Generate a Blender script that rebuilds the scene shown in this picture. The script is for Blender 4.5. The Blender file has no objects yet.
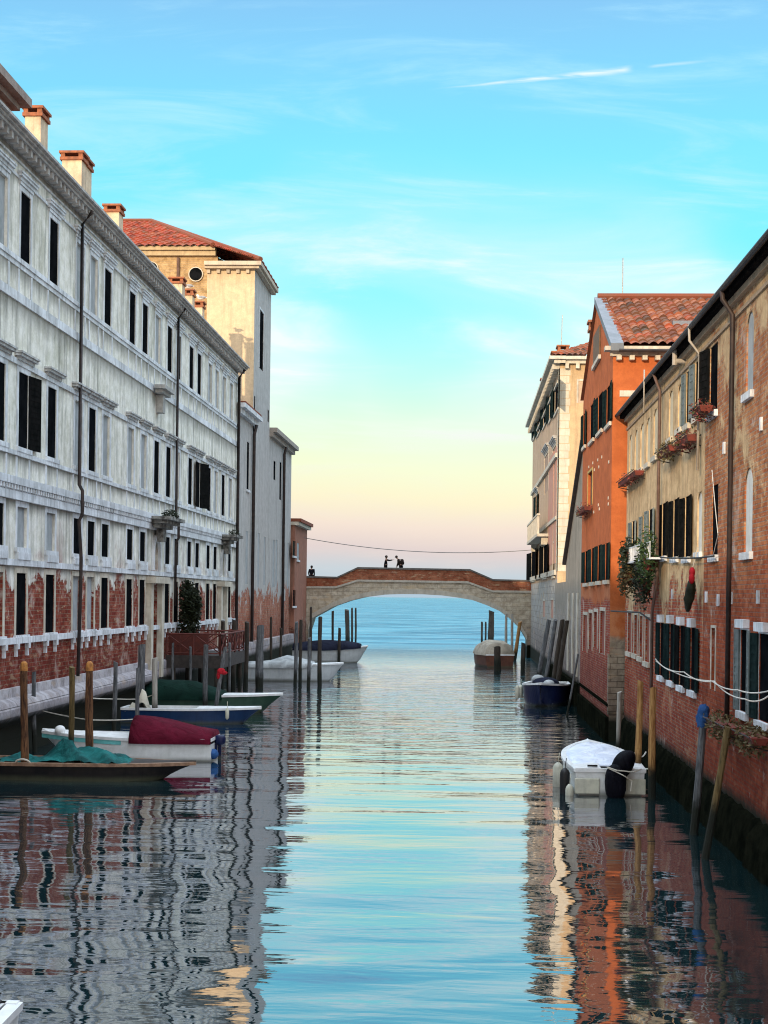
import bpy, bmesh, math, random
import numpy as np
from mathutils import Vector, Matrix
random.seed(7); np.random.seed(7)
R = math.radians
scene = bpy.context.scene
COL = scene.collection

# ------------------------------------------------------------------ camera
F, PX, PY = 1536.0, 384.0, 597.0
H = 4.7
YAW, ROLL = R(3.02), R(0.70)
cam = bpy.data.cameras.new('camera'); camo = bpy.data.objects.new('camera', cam); COL.objects.link(camo)
cam.sensor_fit = 'HORIZONTAL'; cam.sensor_width = 36; cam.lens = 36*F/768
cam.shift_y = (PY-512)/768; cam.clip_end = 60000; cam.clip_start = .1
M = Matrix.Rotation(YAW, 4, 'Z') @ Matrix.Rotation(R(90), 4, 'X') @ Matrix.Rotation(ROLL, 4, 'Z')
camo.matrix_world = Matrix.Translation((0, 0, H)) @ M
scene.camera = camo
scene.cycles.filter_width = 1.1; scene.cycles.max_bounces = 6; scene.cycles.diffuse_bounces = 3; scene.cycles.glossy_bounces = 3
M3 = M.to_3x3()
# survey helpers: turn a measured direction into a real position on a wall, on the water or at a distance
def ray(px, py): return M3 @ Vector(((px-PX)/F, -(py-PY)/F, -1))
def onX(px, py, X):
    d = ray(px, py); t = X/d.x; return (t*d.y, H+t*d.z)
def onY(px, py, Y):
    d = ray(px, py); t = Y/d.y; return (t*d.x, H+t*d.z)
def onZ(px, py, Z=0.0):
    d = ray(px, py); t = (Z-H)/d.z; return (t*d.x, t*d.y)

# ------------------------------------------------------------------ mesh collector
class MB:
    def __init__(s): s.v = []; s.f = []; s.uv = None
    def quad(s, *p):
        i = len(s.v); s.v += [tuple(q) for q in p]; s.f.append(tuple(range(i, i+len(p)))); return s
    def hexa(s, c):
        i = len(s.v); s.v += [tuple(q) for q in c]
        for a in ((0,3,2,1),(4,5,6,7),(0,1,5,4),(1,2,6,5),(2,3,7,6),(3,0,4,7)): s.f.append(tuple(i+k for k in a))
        return s
    def box(s, x0, x1, y0, y1, z0, z1, P=None):
        c = [(x0,y0,z0),(x1,y0,z0),(x1,y1,z0),(x0,y1,z0),(x0,y0,z1),(x1,y0,z1),(x1,y1,z1),(x0,y1,z1)]
        if P: c = [P(*q) for q in c]
        return s.hexa(c)
    def tube(s, pts, r, n=8, cap=True):
        pts = [Vector(p) for p in pts]; m = len(pts)
        rs = r if isinstance(r, (list, tuple)) else [r]*m
        base = len(s.v)
        for i, p in enumerate(pts):
            d = (pts[min(i+1, m-1)]-pts[max(i-1, 0)]).normalized()
            up = Vector((0,0,1)) if abs(d.z) < .9 else Vector((1,0,0))
            a = d.cross(up).normalized(); b = d.cross(a).normalized()
            for k in range(n):
                t = 2*math.pi*k/n
                s.v.append(tuple(p + a*rs[i]*math.cos(t) + b*rs[i]*math.sin(t)))
        for i in range(m-1):
            for k in range(n):
                k2 = (k+1) % n
                s.f.append((base+i*n+k, base+i*n+k2, base+(i+1)*n+k2, base+(i+1)*n+k))
        if cap:
            s.f.append(tuple(base+k for k in range(n)))
            s.f.append(tuple(base+(m-1)*n+k for k in range(n-1, -1, -1)))
        return s
    def ball(s, c, r, n=10, m=7, sq=1.0):
        base = len(s.v); rx, ry, rz = r if isinstance(r, (tuple, list)) else (r, r, r)
        def pw(a): return math.copysign(abs(a)**sq, a)
        for i in range(m+1):
            ph = -math.pi/2 + math.pi*i/m
            for k in range(n):
                t = 2*math.pi*k/n
                s.v.append((c[0]+rx*pw(math.cos(ph))*pw(math.cos(t)), c[1]+ry*pw(math.cos(ph))*pw(math.sin(t)), c[2]+rz*pw(math.sin(ph))))
        for i in range(m):
            for k in range(n):
                k2 = (k+1) % n
                s.f.append((base+i*n+k, base+i*n+k2, base+(i+1)*n+k2, base+(i+1)*n+k))
        return s
    def loft(s, rings, closed=False, cap0=False, cap1=False):
        base = len(s.v); n = len(rings[0])
        for r_ in rings: s.v += [tuple(p) for p in r_]
        for i in range(len(rings)-1):
            for k in range(n if closed else n-1):
                k2 = (k+1) % n
                s.f.append((base+i*n+k, base+i*n+k2, base+(i+1)*n+k2, base+(i+1)*n+k))
        if cap0: s.f.append(tuple(base+k for k in range(n)))
        if cap1: s.f.append(tuple(base+(len(rings)-1)*n+k for k in range(n)))
        return s

def wloc(o):
    p = Vector((0,0,0))
    while o is not None: p += Vector(o.location); o = o.parent
    return p
def part(name, mb, mat, parent=None, local=False, smooth=False, bevel=0, recalc=True):
    me = bpy.data.meshes.new(name)
    off = Vector((0,0,0)) if (local or parent is None) else wloc(parent)
    me.from_pydata([(a-off.x, b-off.y, c-off.z) for a, b, c in mb.v], [], mb.f)
    if mb.uv is not None:
        l = me.uv_layers.new(name='UVMap')
        l.data.foreach_set('uv', np.array(mb.uv, dtype=np.float32).ravel())
    if recalc:
        bm = bmesh.new(); bm.from_mesh(me)
        bmesh.ops.recalc_face_normals(bm, faces=bm.faces); bm.to_mesh(me); bm.free()
    if smooth: me.polygons.foreach_set('use_smooth', [True]*len(me.polygons))
    me.materials.append(mat)
    o = bpy.data.objects.new(name, me); COL.objects.link(o)
    if parent is not None: o.parent = parent
    if bevel:
        b = o.modifiers.new('bevel', 'BEVEL'); b.width = bevel; b.segments = 2; b.limit_method = 'ANGLE'
    return o
def tag(o, label, cat, group=None):
    o['label'] = label; o['category'] = cat
    if group: o['group'] = group
    return o
def thing(name, label, cat, loc=(0,0,0), rz=0, group=None):
    o = bpy.data.objects.new(name, None); COL.objects.link(o)
    o.location = loc; o.rotation_euler = (0,0,rz); o.empty_display_size = .3
    return tag(o, label, cat, group)
def struct(name, mb, mat, **k):
    o = part(name, mb, mat, **k); o['kind'] = 'structure'; return o

# ------------------------------------------------------------------ material helpers
class N:
    def __init__(s, name):
        s.m = bpy.data.materials.new(name); s.m.use_nodes = True
        s.t = s.m.node_tree; s.t.nodes.clear()
        s.out = s.t.nodes.new('ShaderNodeOutputMaterial')
    def n(s, typ, **kw):
        o = s.t.nodes.new('ShaderNode'+typ)
        for k, v in kw.items():
            if k.startswith('i_'):
                o.inputs[k[2:].replace('_', ' ')].default_value = v
            else: setattr(o, k, v)
        return o
    def l(s, a, b): s.t.links.new(a, b)
    def val(s, sock, v):
        if isinstance(v, (int, float)): sock.default_value = v
        elif isinstance(v, tuple): sock.default_value = v if len(v) == 4 or sock.type == 'VECTOR' else (*v, 1)
        else: s.l(v, sock)
    def math(s, op, a, b=0.0, c=None, clamp=False):
        o = s.t.nodes.new('ShaderNodeMath'); o.operation = op; o.use_clamp = clamp
        s.val(o.inputs[0], a); s.val(o.inputs[1], b)
        if c is not None: s.val(o.inputs[2], c)
        return o.outputs[0]
    def mix(s, f, a, b, mode='MIX'):
        o = s.t.nodes.new('ShaderNodeMix'); o.data_type = 'RGBA'; o.blend_type = mode
        s.val(o.inputs[0], f); s.val(o.inputs[6], a); s.val(o.inputs[7], b)
        return o.outputs[2]
    def pos(s):
        g = s.n('NewGeometry'); x = s.n('SeparateXYZ'); s.l(g.outputs['Position'], x.inputs[0]); return g.outputs['Position'], x.outputs
    def comb(s, x, y, z=0.0):
        o = s.n('CombineXYZ'); s.val(o.inputs[0], x); s.val(o.inputs[1], y); s.val(o.inputs[2], z); return o.outputs[0]
    def noise(s, vec, scale, detail=6, rough=.6, dist=0):
        o = s.n('TexNoise'); s.l(vec, o.inputs['Vector']); o.inputs['Scale'].default_value = scale
        o.inputs['Detail'].default_value = detail; o.inputs['Roughness'].default_value = rough; o.inputs['Distortion'].default_value = dist
        return o.outputs[0]
    def step(s, x, lo, hi):
        o = s.n('MapRange', interpolation_type='SMOOTHSTEP'); s.val(o.inputs[0], x)
        s.val(o.inputs[1], lo); s.val(o.inputs[2], hi); o.inputs[3].default_value = 0; o.inputs[4].default_value = 1
        return o.outputs[0]
    def bsdf(s, color, rough=.8, metallic=0, bump=None, bdist=.02, bstr=.6, spec=.4, coat=0, trans=0):
        b = s.n('BsdfPrincipled'); s.val(b.inputs['Base Color'], color); s.val(b.inputs['Roughness'], rough)
        b.inputs['Metallic'].default_value = metallic; b.inputs['Specular IOR Level'].default_value = spec
        b.inputs['Coat Weight'].default_value = coat
        if bump is not None:
            k = s.n('Bump'); k.inputs['Distance'].default_value = bdist; k.inputs['Strength'].default_value = bstr
            s.l(bump, k.inputs['Height']); s.l(k.outputs[0], b.inputs['Normal'])
        s.l(b.outputs[0], s.out.inputs[0]); return s.m

def wall_mat(name, p1, p2, b1, b2, zlo=0, zhi=1, amt=2.2, streak=.35, algae=.9, mortar=(.32,.27,.22), patch=1.0,
             pink=None, bw=.27, bh=.085, grime=(.16,.15,.11), gamt=.35, bumpd=.02, ps=.5, ledge_shade=(), soft=.045, lowred=0.0):
    """plaster that has fallen away from the brickwork below zhi, rain streaks, tide line"""
    s = N(name); P, X = s.pos()
    u = s.math('ADD', X[0], X[1]); v2 = s.comb(u, X[2], 0.0)
    n1 = s.noise(v2, ps, 8, .68, .4); n2 = s.noise(v2, 2.3, 8, .7); n3 = s.noise(v2, 14, 4, .7)
    vs = s.comb(s.math('MULTIPLY', u, 2.6), s.math('MULTIPLY', X[2], .22), 3.0)
    n4 = s.noise(vs, 1.0, 7, .7)
    col = s.mix(s.step(n2, .35, .65), p1, p2)
    if pink: col = s.mix(s.step(s.math('ADD', s.math('MULTIPLY', s.math('SUBTRACT', zhi+1.6, X[2]), .25), s.math('MULTIPLY', s.math('SUBTRACT', n1, .5), 2.5)), .3, .8), col, pink)
    col = s.mix(s.math('MULTIPLY', s.step(n4, .45, .75), gamt), col, grime)
    st = s.math('SUBTRACT', 1.0, s.math('MULTIPLY', s.step(n4, .4, .8), streak))
    col = s.mix(1.0, col, s.comb(st, st, st), 'MULTIPLY')
    n7 = s.noise(s.comb(s.math('MULTIPLY', u, .55), s.math('MULTIPLY', X[2], .30), 11.0), 1.0, 8, .75, .5)
    col = s.mix(s.math('MULTIPLY', s.step(n7, .50, .66), gamt), col, s.mix(1.0, col, (.62,.63,.56), 'MULTIPLY'))
    sp = s.math('ADD', .82, s.math('MULTIPLY', n3, .36))
    col = s.mix(1.0, col, s.comb(sp, sp, sp), 'MULTIPLY')
    for zb, ln, k_ in ledge_shade:  # shadow lines under the projecting bands, painted into the plaster colour
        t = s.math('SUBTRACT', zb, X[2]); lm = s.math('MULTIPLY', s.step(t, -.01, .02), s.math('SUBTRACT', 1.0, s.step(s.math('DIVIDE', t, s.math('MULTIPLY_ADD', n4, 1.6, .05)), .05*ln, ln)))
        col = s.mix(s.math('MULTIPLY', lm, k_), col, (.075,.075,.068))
    br = s.n('TexBrick', offset=.5); s.l(v2, br.inputs['Vector'])
    s.val(br.inputs['Color1'], b1); s.val(br.inputs['Color2'], b2); s.val(br.inputs['Mortar'], mortar)
    for k, v in (('Scale', 1.0), ('Mortar Size', .010), ('Brick Width', bw), ('Row Height', bh), ('Mortar Smooth', .3), ('Bias', -.1)): br.inputs[k].default_value = v
    bc = s.mix(s.step(n2, .3, .75), br.outputs[0], s.mix(1.0, br.outputs[0], (.5,.45,.42), 'MULTIPLY'))
    n5 = s.noise(v2, 1.1, 6, .75, .8)
    bc = s.mix(s.math('MULTIPLY', s.step(n5, .50, .72), .62), bc, s.mix(.45, p1, (.30,.20,.11)))
    bc = s.mix(s.math('MULTIPLY', s.step(n5, .50, .28), .65), bc, tuple(c*.30 for c in b1))
    bc = s.mix(s.math('MULTIPLY', s.step(s.noise(s.comb(s.math('MULTIPLY', u, 1/bw), s.math('MULTIPLY', X[2], 1/bh), 7.0), .9, 2, .5), .58, .70), .5), bc, (.50,.38,.24))
    bc = s.mix(1.0, bc, s.comb(sp, sp, sp), 'MULTIPLY')
    lowm = s.step(s.math('ADD', X[2], s.math('MULTIPLY', s.math('SUBTRACT', n1, .5), 5.0)), 6.6, 4.0)
    bc = s.mix(s.math('MULTIPLY', lowm, lowred), bc, s.mix(1.0, bc, (.78,.40,.36), 'MULTIPLY'))
    lowdark = s.step(s.math('ADD', X[2], s.math('MULTIPLY', s.math('SUBTRACT', n5, .5), 3.0)), 4.2, .9)  # brickwork darker towards the bottom, edge broken by noise
    bc = s.mix(s.math('MULTIPLY', lowdark, .75), bc, s.mix(1.0, bc, (.42,.36,.38), 'MULTIPLY'))
    salt = s.step(s.math('ADD', n1, s.math('MULTIPLY', n2, .35)), .76, .86)
    bc = s.mix(s.math('MULTIPLY', salt, .6), bc, (.55,.46,.40))
    h = s.math('DIVIDE', s.math('SUBTRACT', zhi, X[2]), max(zhi-zlo, .01))
    mk = s.step(s.math('ADD', h, s.math('MULTIPLY', s.math('SUBTRACT', s.math('ADD', s.math('MULTIPLY', n1, .7), s.math('MULTIPLY', n2, .3)), .5), amt)), .46-soft, .46+soft)
    mk = s.math('MULTIPLY', mk, patch)
    col = s.mix(mk, col, bc)
    al = s.step(s.math('ADD', X[2], s.math('MULTIPLY', s.math('SUBTRACT', n2, .5), .5)), algae-.12, algae+.22)
    col = s.mix(al, (.012,.014,.009), col)
    bh_ = s.math('ADD', s.math('MULTIPLY', s.math('MULTIPLY', br.outputs['Fac'], mk), -.6), s.math('ADD', s.math('MULTIPLY', mk, -.8), s.math('MULTIPLY', n3, .5)))
    return s.bsdf(col, .88, bump=bh_, bdist=bumpd, bstr=.7, spec=.08)

def plain(name, c1, c2=None, scale=3, rough=.8, spec=.3, streak=.25, bump=.01, metallic=0, obj=False, coat=0, fine=20):
    s = N(name)
    if obj:
        tc = s.n('TexCoord'); P = tc.outputs['Object']; x = s.n('SeparateXYZ'); s.l(P, x.inputs[0]); X = x.outputs
    else: P, X = s.pos()
    n1 = s.noise(P, scale, 6, .65); n2 = s.noise(P, fine, 4, .7)
    vs = s.comb(s.math('MULTIPLY', s.math('ADD', X[0], X[1]), 5), s.math('MULTIPLY', X[2], .5), 0.0)
    n3 = s.noise(vs, 1, 5, .7)
    col = s.mix(s.step(n1, .35, .65), c1, c2 or tuple(a*.8 for a in c1))
    if obj and 'hull' in name:
        wl = s.step(s.math('ADD', X[2], s.math('MULTIPLY', n1, .16)), .26, .08)
        col = s.mix(s.math('MULTIPLY', wl, .75), col, (.06,.065,.04))
    k = s.math('SUBTRACT', 1.06, s.math('ADD', s.math('MULTIPLY', s.step(n3, .45, .75), streak), s.math('MULTIPLY', n2, .14)))
    col = s.mix(1.0, col, s.comb(k, k, k), 'MULTIPLY')
    return s.bsdf(col, rough, metallic, bump=n2 if bump else None, bdist=bump, spec=spec, coat=coat)

def wood(name, c1, c2, tide=.75, tip=None):
    """weathered timber with vertical grain, dark wet foot below the tide line"""
    s = N(name); P, X = s.pos()
    g = s.noise(s.comb(s.math('MULTIPLY', X[0], 14), s.math('MULTIPLY', X[1], 14), s.math('MULTIPLY', X[2], 1.6)), 1.2, 6, .7, .6)
    n = s.noise(P, 2.2, 5, .7)
    col = s.mix(s.step(g, .35, .66), c1, c2)
    col = s.mix(s.math('MULTIPLY', s.step(n, .5, .75), .5), col, tuple(a*.35 for a in c1))
    al = s.step(s.math('ADD', X[2], s.math('MULTIPLY', n, .7)), tide, tide+.55)
    col = s.mix(al, (.010,.012,.008), col)
    return s.bsdf(col, .85, bump=g, bdist=.03, bstr=.8, spec=.25)

def tile_mat(name, cols):
    s = N(name); tc = s.n('TexCoord')
    fl = s.n('VectorMath', operation='FLOOR'); s.l(tc.outputs['UV'], fl.inputs[0])
    wn = s.n('TexWhiteNoise', noise_dimensions='2D'); s.l(fl.outputs[0], wn.inputs['Vector'])
    rp = s.n('ValToRGB'); e = rp.color_ramp.elements
    e[0].color = (*cols[0], 1); e[1].color = (*cols[-1], 1)
    for i, c in enumerate(cols[1:-1]): q = e.new((i+1)/(len(cols)-1)); q.color = (*c, 1)
    s.l(wn.outputs['Value'], rp.inputs[0])
    P, X = s.pos(); n = s.noise(P, 1.2, 6, .7); n2 = s.noise(P, 18, 3, .7)
    col = s.mix(s.math('MULTIPLY', s.step(n, .45, .7), .55), rp.outputs[0], (.12,.085,.055))
    return s.bsdf(col, .85, bump=n2, bdist=.02, spec=.2)

# ------------------------------------------------------------------ materials
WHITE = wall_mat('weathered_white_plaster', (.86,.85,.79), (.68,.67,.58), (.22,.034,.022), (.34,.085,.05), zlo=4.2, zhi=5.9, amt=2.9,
                 streak=.42, algae=1.1, grime=(.27,.28,.24), gamt=.62, pink=(.52,.42,.38), bw=.36, bh=.13, mortar=(.30,.20,.15), ledge_shade=((17.34,.5,.6),(16.63,.35,.45),(14.08,.7,.6),(13.09,.9,.55),(11.28,.25,.4),(8.66,.5,.6),(7.38,.5,.65),(5.48,.35,.5)))
TRIM = plain('pale_istrian_stone', (.74,.78,.82), (.50,.53,.55), 1.1, .75, streak=.5, bump=.015)
PEDM = plain('sooty_stone_hood', (.34,.34,.33), (.58,.60,.61), 2.5, .85, streak=.5)
CREAM = plain('cream_stone', (.60,.56,.47), (.45,.41,.33), 2, .8, streak=.35)
BASESTONE = wall_mat('white_base_stone', (.72,.75,.78), (.55,.57,.58), (.66,.69,.72), (.55,.57,.6), zlo=-1, zhi=6, amt=.2, streak=.4, algae=1.18,
                     mortar=(.12,.12,.12), bw=1.5, bh=.5, grime=(.2,.2,.18))
BLIND = plain('grey_blind_panel', (.36,.39,.41), (.28,.31,.32), 2, .85, streak=.3)
VOID = plain('dark_window_glass', (.004,.005,.006), (.009,.010,.012), 2, .9, spec=0, streak=0, bump=0)
SHBLK = plain('black_shutter_paint', (.007,.008,.008), (.013,.013,.013), 5, .9, spec=0, bump=.004)
SHGRN = plain('dark_green_shutter_paint', (.010,.020,.020), (.018,.032,.032), 3, .85, spec=0, bump=.006)
SHGREY = plain('faded_grey_shutter_paint', (.10,.13,.13), (.16,.19,.19), 3, .65, bump=.006)
SHBRN = plain('brown_shutter_paint', (.09,.05,.025), (.16,.085,.04), 5, .6, bump=.004)
PIPE = plain('dark_iron_pipe', (.022,.018,.018), (.045,.03,.026), 4, .55, bump=.004)
PIPEL = plain('pale_zinc_pipe', (.42,.38,.32), (.33,.29,.24), 4, .5, bump=.004)
PIPEB = plain('brown_copper_pipe', (.10,.06,.045), (.16,.1,.08), 4, .5, bump=.004)
EAVE = plain('dark_roof_edge', (.008,.008,.009), (.018,.016,.015), 3, .9, spec=0)
CHIM = plain('chimney_plaster', (.66,.54,.38), (.5,.40,.28), 2, .85, streak=.4)
CHIMCAP = plain('chimney_brick_cap', (.36,.13,.06), (.22,.09,.05), 6, .85)
TOWER = wall_mat('ochre_tower_plaster', (.62,.50,.33), (.50,.41,.28), (.42,.30,.2), (.5,.36,.24), zlo=0, zhi=2, amt=.8, streak=.25, algae=.5, gamt=.2, grime=(.4,.31,.2), ps=.25)
CHURCHBRICK = wall_mat('church_buff_brick', (.5,.37,.2), (.44,.32,.18), (.56,.40,.2), (.46,.31,.16), zlo=20, zhi=60, amt=.2, streak=.2, algae=.5, mortar=(.5,.4,.26), bh=.12, bw=.4)
ANNEX = wall_mat('grey_plaster_over_brick', (.47,.47,.46), (.39,.39,.38), (.40,.13,.08), (.46,.2,.13), zlo=2.6, zhi=6.6, amt=2.4, streak=.25, algae=1.2, gamt=.2, bw=.4, bh=.14, ps=.42)
REDHOUSE = wall_mat('dull_red_plaster', (.36,.17,.12), (.30,.14,.1), (.3,.1,.07), (.35,.14,.1), zlo=1, zhi=4, amt=1.4, streak=.35, algae=1.0)
ORANGE = wall_mat('orange_plaster', (.50,.145,.052), (.37,.105,.040), (.36,.05,.03), (.42,.085,.045), zlo=3.6, zhi=5.6, amt=.9, streak=.14, algae=.75, pink=(.50,.19,.09), gamt=.4, grime=(.36,.12,.06), ps=.35)
ORANGE_SIDE = wall_mat('orange_side_plaster', (.47,.135,.045), (.38,.105,.036), (.34,.30,.22), (.42,.36,.27), zlo=2.2, zhi=4.6, amt=.5, streak=.1, algae=.7, pink=(.52,.22,.10), gamt=.06, grime=(.45,.16,.05), bw=.5, bh=.22)
TAN = wall_mat('tan_plaster_over_brick', (.68,.50,.29), (.46,.32,.18), (.42,.06,.028), (.54,.14,.06), zlo=3.0, zhi=6.6, amt=2.6, soft=.11, streak=.25, algae=.95, gamt=.3, grime=(.22,.17,.10), ps=.4, pink=None)
TANBRICK = wall_mat('orange_brown_brickwork', (.60,.44,.26), (.44,.30,.17), (.42,.13,.05), (.54,.24,.10), zlo=3.5, zhi=15.0, amt=2.8, soft=.14, lowred=.95, streak=.25, algae=.95, gamt=.25, ps=.5)
PALAZZO = wall_mat('cream_pink_plaster', (.55,.42,.28), (.48,.33,.24), (.46,.45,.42), (.54,.52,.47), zlo=5.2, zhi=6.4, amt=.12, streak=.3, algae=.95, mortar=(.2,.19,.17), bw=1.1, bh=.42, gamt=.3, ps=.3)
PALPINK = plain('pink_plaster_field', (.52,.25,.19), (.46,.28,.2), 1.2, .85, streak=.3)
LEANTO = wall_mat('grey_ochre_render', (.34,.31,.26), (.28,.25,.21), (.38,.36,.33), (.44,.4,.36), zlo=2, zhi=6, amt=1.6, streak=.4, algae=1.0, bw=.8, bh=.35)
BRIDGEST = wall_mat('bridge_stone', (.58,.52,.41), (.48,.43,.34), (.60,.54,.43), (.50,.45,.35), zlo=-9, zhi=30, amt=.1, streak=.3, algae=.9, mortar=(.26,.23,.18), bw=1.0, bh=.34, gamt=.25)
BRIDGEARCH = plain('bridge_arch_stone', (.50,.47,.40), (.40,.37,.31), 1.5, .8, streak=.25)
BRIDGEBRICK = wall_mat('bridge_parapet_brick', (.42,.17,.1), (.36,.13,.08), (.32,.10,.055), (.40,.16,.09), zlo=-9, zhi=40, amt=.1, streak=.35, algae=.5, bw=.5, bh=.16, mortar=(.3,.16,.1))
CAPST = plain('grey_coping_stone', (.16,.15,.14), (.1,.095,.09), 2, .85)
TILER = tile_mat('red_roof_tiles', [(.22,.035,.02), (.30,.06,.03), (.13,.03,.018), (.28,.085,.045)])
TILEB = tile_mat('weathered_roof_tiles', [(.24,.06,.03), (.10,.045,.028), (.32,.12,.065), (.06,.035,.025), (.34,.08,.035)])
LEAD = plain('grey_lead_flashing', (.17,.19,.22), (.13,.15,.17), 2, .6)
PILEBR = wood('peeling_brown_timber', (.028,.012,.007), (.17,.08,.035), .35)
PILEGR = wood('silvery_grey_timber', (.045,.05,.055), (.15,.155,.16), .75)
PILEDK = wood('black_wet_timber', (.028,.022,.018), (.055,.045,.035), .9)
PILEPL = wood('pale_timber', (.26,.25,.22), (.38,.36,.32), .8)
PILEOC = wood('ochre_timber', (.20,.095,.03), (.42,.24,.09), .85)
PILEOL = wood('olive_brown_timber', (.06,.042,.016), (.16,.11,.045), 1.1)
GILT = plain('ochre_pile_tip', (.48,.21,.05), (.25,.10,.03), 9, .7)
HWHITE = plain('white_hull', (.62,.64,.64), (.52,.54,.53), 2, .3, spec=.2, obj=True, streak=.12, bump=0)
HGREY = plain('grey_white_hull', (.40,.43,.44), (.33,.36,.37), 2, .4, spec=.2, obj=True, streak=.2, bump=0)
HBLUE = plain('blue_hull', (.005,.022,.07), (.008,.03,.085), 2, .3, spec=.2, obj=True, bump=0)
HNAVY = plain('navy_hull', (.005,.009,.04), (.008,.013,.05), 2, .3, spec=.2, obj=True, bump=0)
HBLACK = plain('black_hull', (.008,.008,.009), (.016,.014,.013), 2, .7, spec=.08, obj=True, bump=0)
HGREEN = plain('green_hull', (.02,.05,.035), (.03,.065,.045), 2, .5, spec=.15, obj=True, bump=0)
HBROWN = plain('varnished_hull', (.13,.055,.035), (.09,.04,.03), 2, .5, spec=.15, obj=True, bump=0)
RIMW = plain('white_gunwale_paint', (.72,.74,.74), (.6,.62,.62), 3, .4, obj=True, bump=0, streak=.1)
RIMB = plain('timber_rail', (.16,.09,.055), (.26,.16,.1), 6, .6, obj=True)
def cloth(name, c, c2=None, rough=.85):
    s = N(name); tc = s.n('TexCoord'); P = tc.outputs['Object']
    n = s.noise(P, 1.7, 4, .6, .8); n2 = s.noise(P, 60, 2, .5)
    col = s.mix(s.step(n, .3, .7), c, c2 or tuple(a*.62 for a in c))
    return s.bsdf(col, rough, bump=n, bdist=.18, bstr=.6, spec=.06)
CBURG = cloth('burgundy_canvas', (.09,.006,.018))
CTEAL = cloth('teal_tarpaulin', (.018,.15,.145), (.006,.045,.045), .6)
CGREEN = cloth('dark_green_canvas', (.006,.024,.018))
CBEIGE = cloth('beige_canvas', (.42,.38,.31))
CNAVY = cloth('navy_canvas', (.015,.018,.035))
CGREY = cloth('pale_grey_canvas', (.42,.45,.46))
CWHITE = cloth('white_plastic_sheet', (.74,.78,.86), (.52,.58,.70), .45)
CBLUE = cloth('blue_plastic_sheet', (.03,.09,.24), (.015,.05,.15), .6)
CRED = cloth('red_cloth', (.42,.02,.03))
CBLACK = cloth('black_motor_cover', (.004,.004,.008), None, .6)
SKIN = plain('skin', (.42,.25,.18), None, 5, .6, obj=True, bump=0)
DARKCL = cloth('black_jacket_cloth', (.012,.013,.02))
DARKCL2 = cloth('dark_brown_jacket_cloth', (.03,.022,.02))
HAIR = plain('dark_hair', (.02,.014,.01), None, 30, .7, obj=True)
ROPE = plain('pale_rope', (.5,.47,.4), None, 30, .9)
ROPEW = plain('white_cord', (.66,.64,.58), None, 30, .9)
WIRE = plain('dark_wire', (.02,.02,.02), None, 5, .6)
BLACKM = plain('black_rubber', (.012,.012,.013), None, 5, .5, obj=True)
METAL = plain('grey_metal', (.3,.3,.3), None, 5, .35, metallic=.8, obj=True)
FEND = plain('off_white_fender', (.5,.5,.4), (.4,.4,.33), 3, .5, obj=True)
TERR = plain('terracotta_trough', (.20,.04,.028), (.12,.035,.025), 4, .8)
JETTY = plain('red_brown_railing_paint', (.12,.028,.02), (.08,.022,.018), 4, .7)
JDARK = plain('dark_wet_planks', (.03,.026,.024), (.05,.042,.038), 4, .8)
BARRIER = plain('black_green_waterline', (.004,.005,.0035), (.010,.011,.007), 2, .9, spec=0, bump=.04)
def leafmat(name, a, b):
    s = N(name); P, X = s.pos(); n = s.noise(P, 7, 3, .7)
    return s.bsdf(s.mix(s.step(n, .35, .65), a, b), .7, spec=.3)
LEAF = leafmat('green_leaves', (.014,.035,.009), (.05,.085,.022))
LEAFD = leafmat('dark_ivy_leaves', (.008,.013,.006), (.022,.032,.012))
LEAFP = leafmat('red_geraniums_and_leaves', (.03,.06,.02), (.25,.05,.05))
LEAFO = leafmat('dry_olive_leaves', (.07,.06,.025), (.13,.10,.045))

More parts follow.
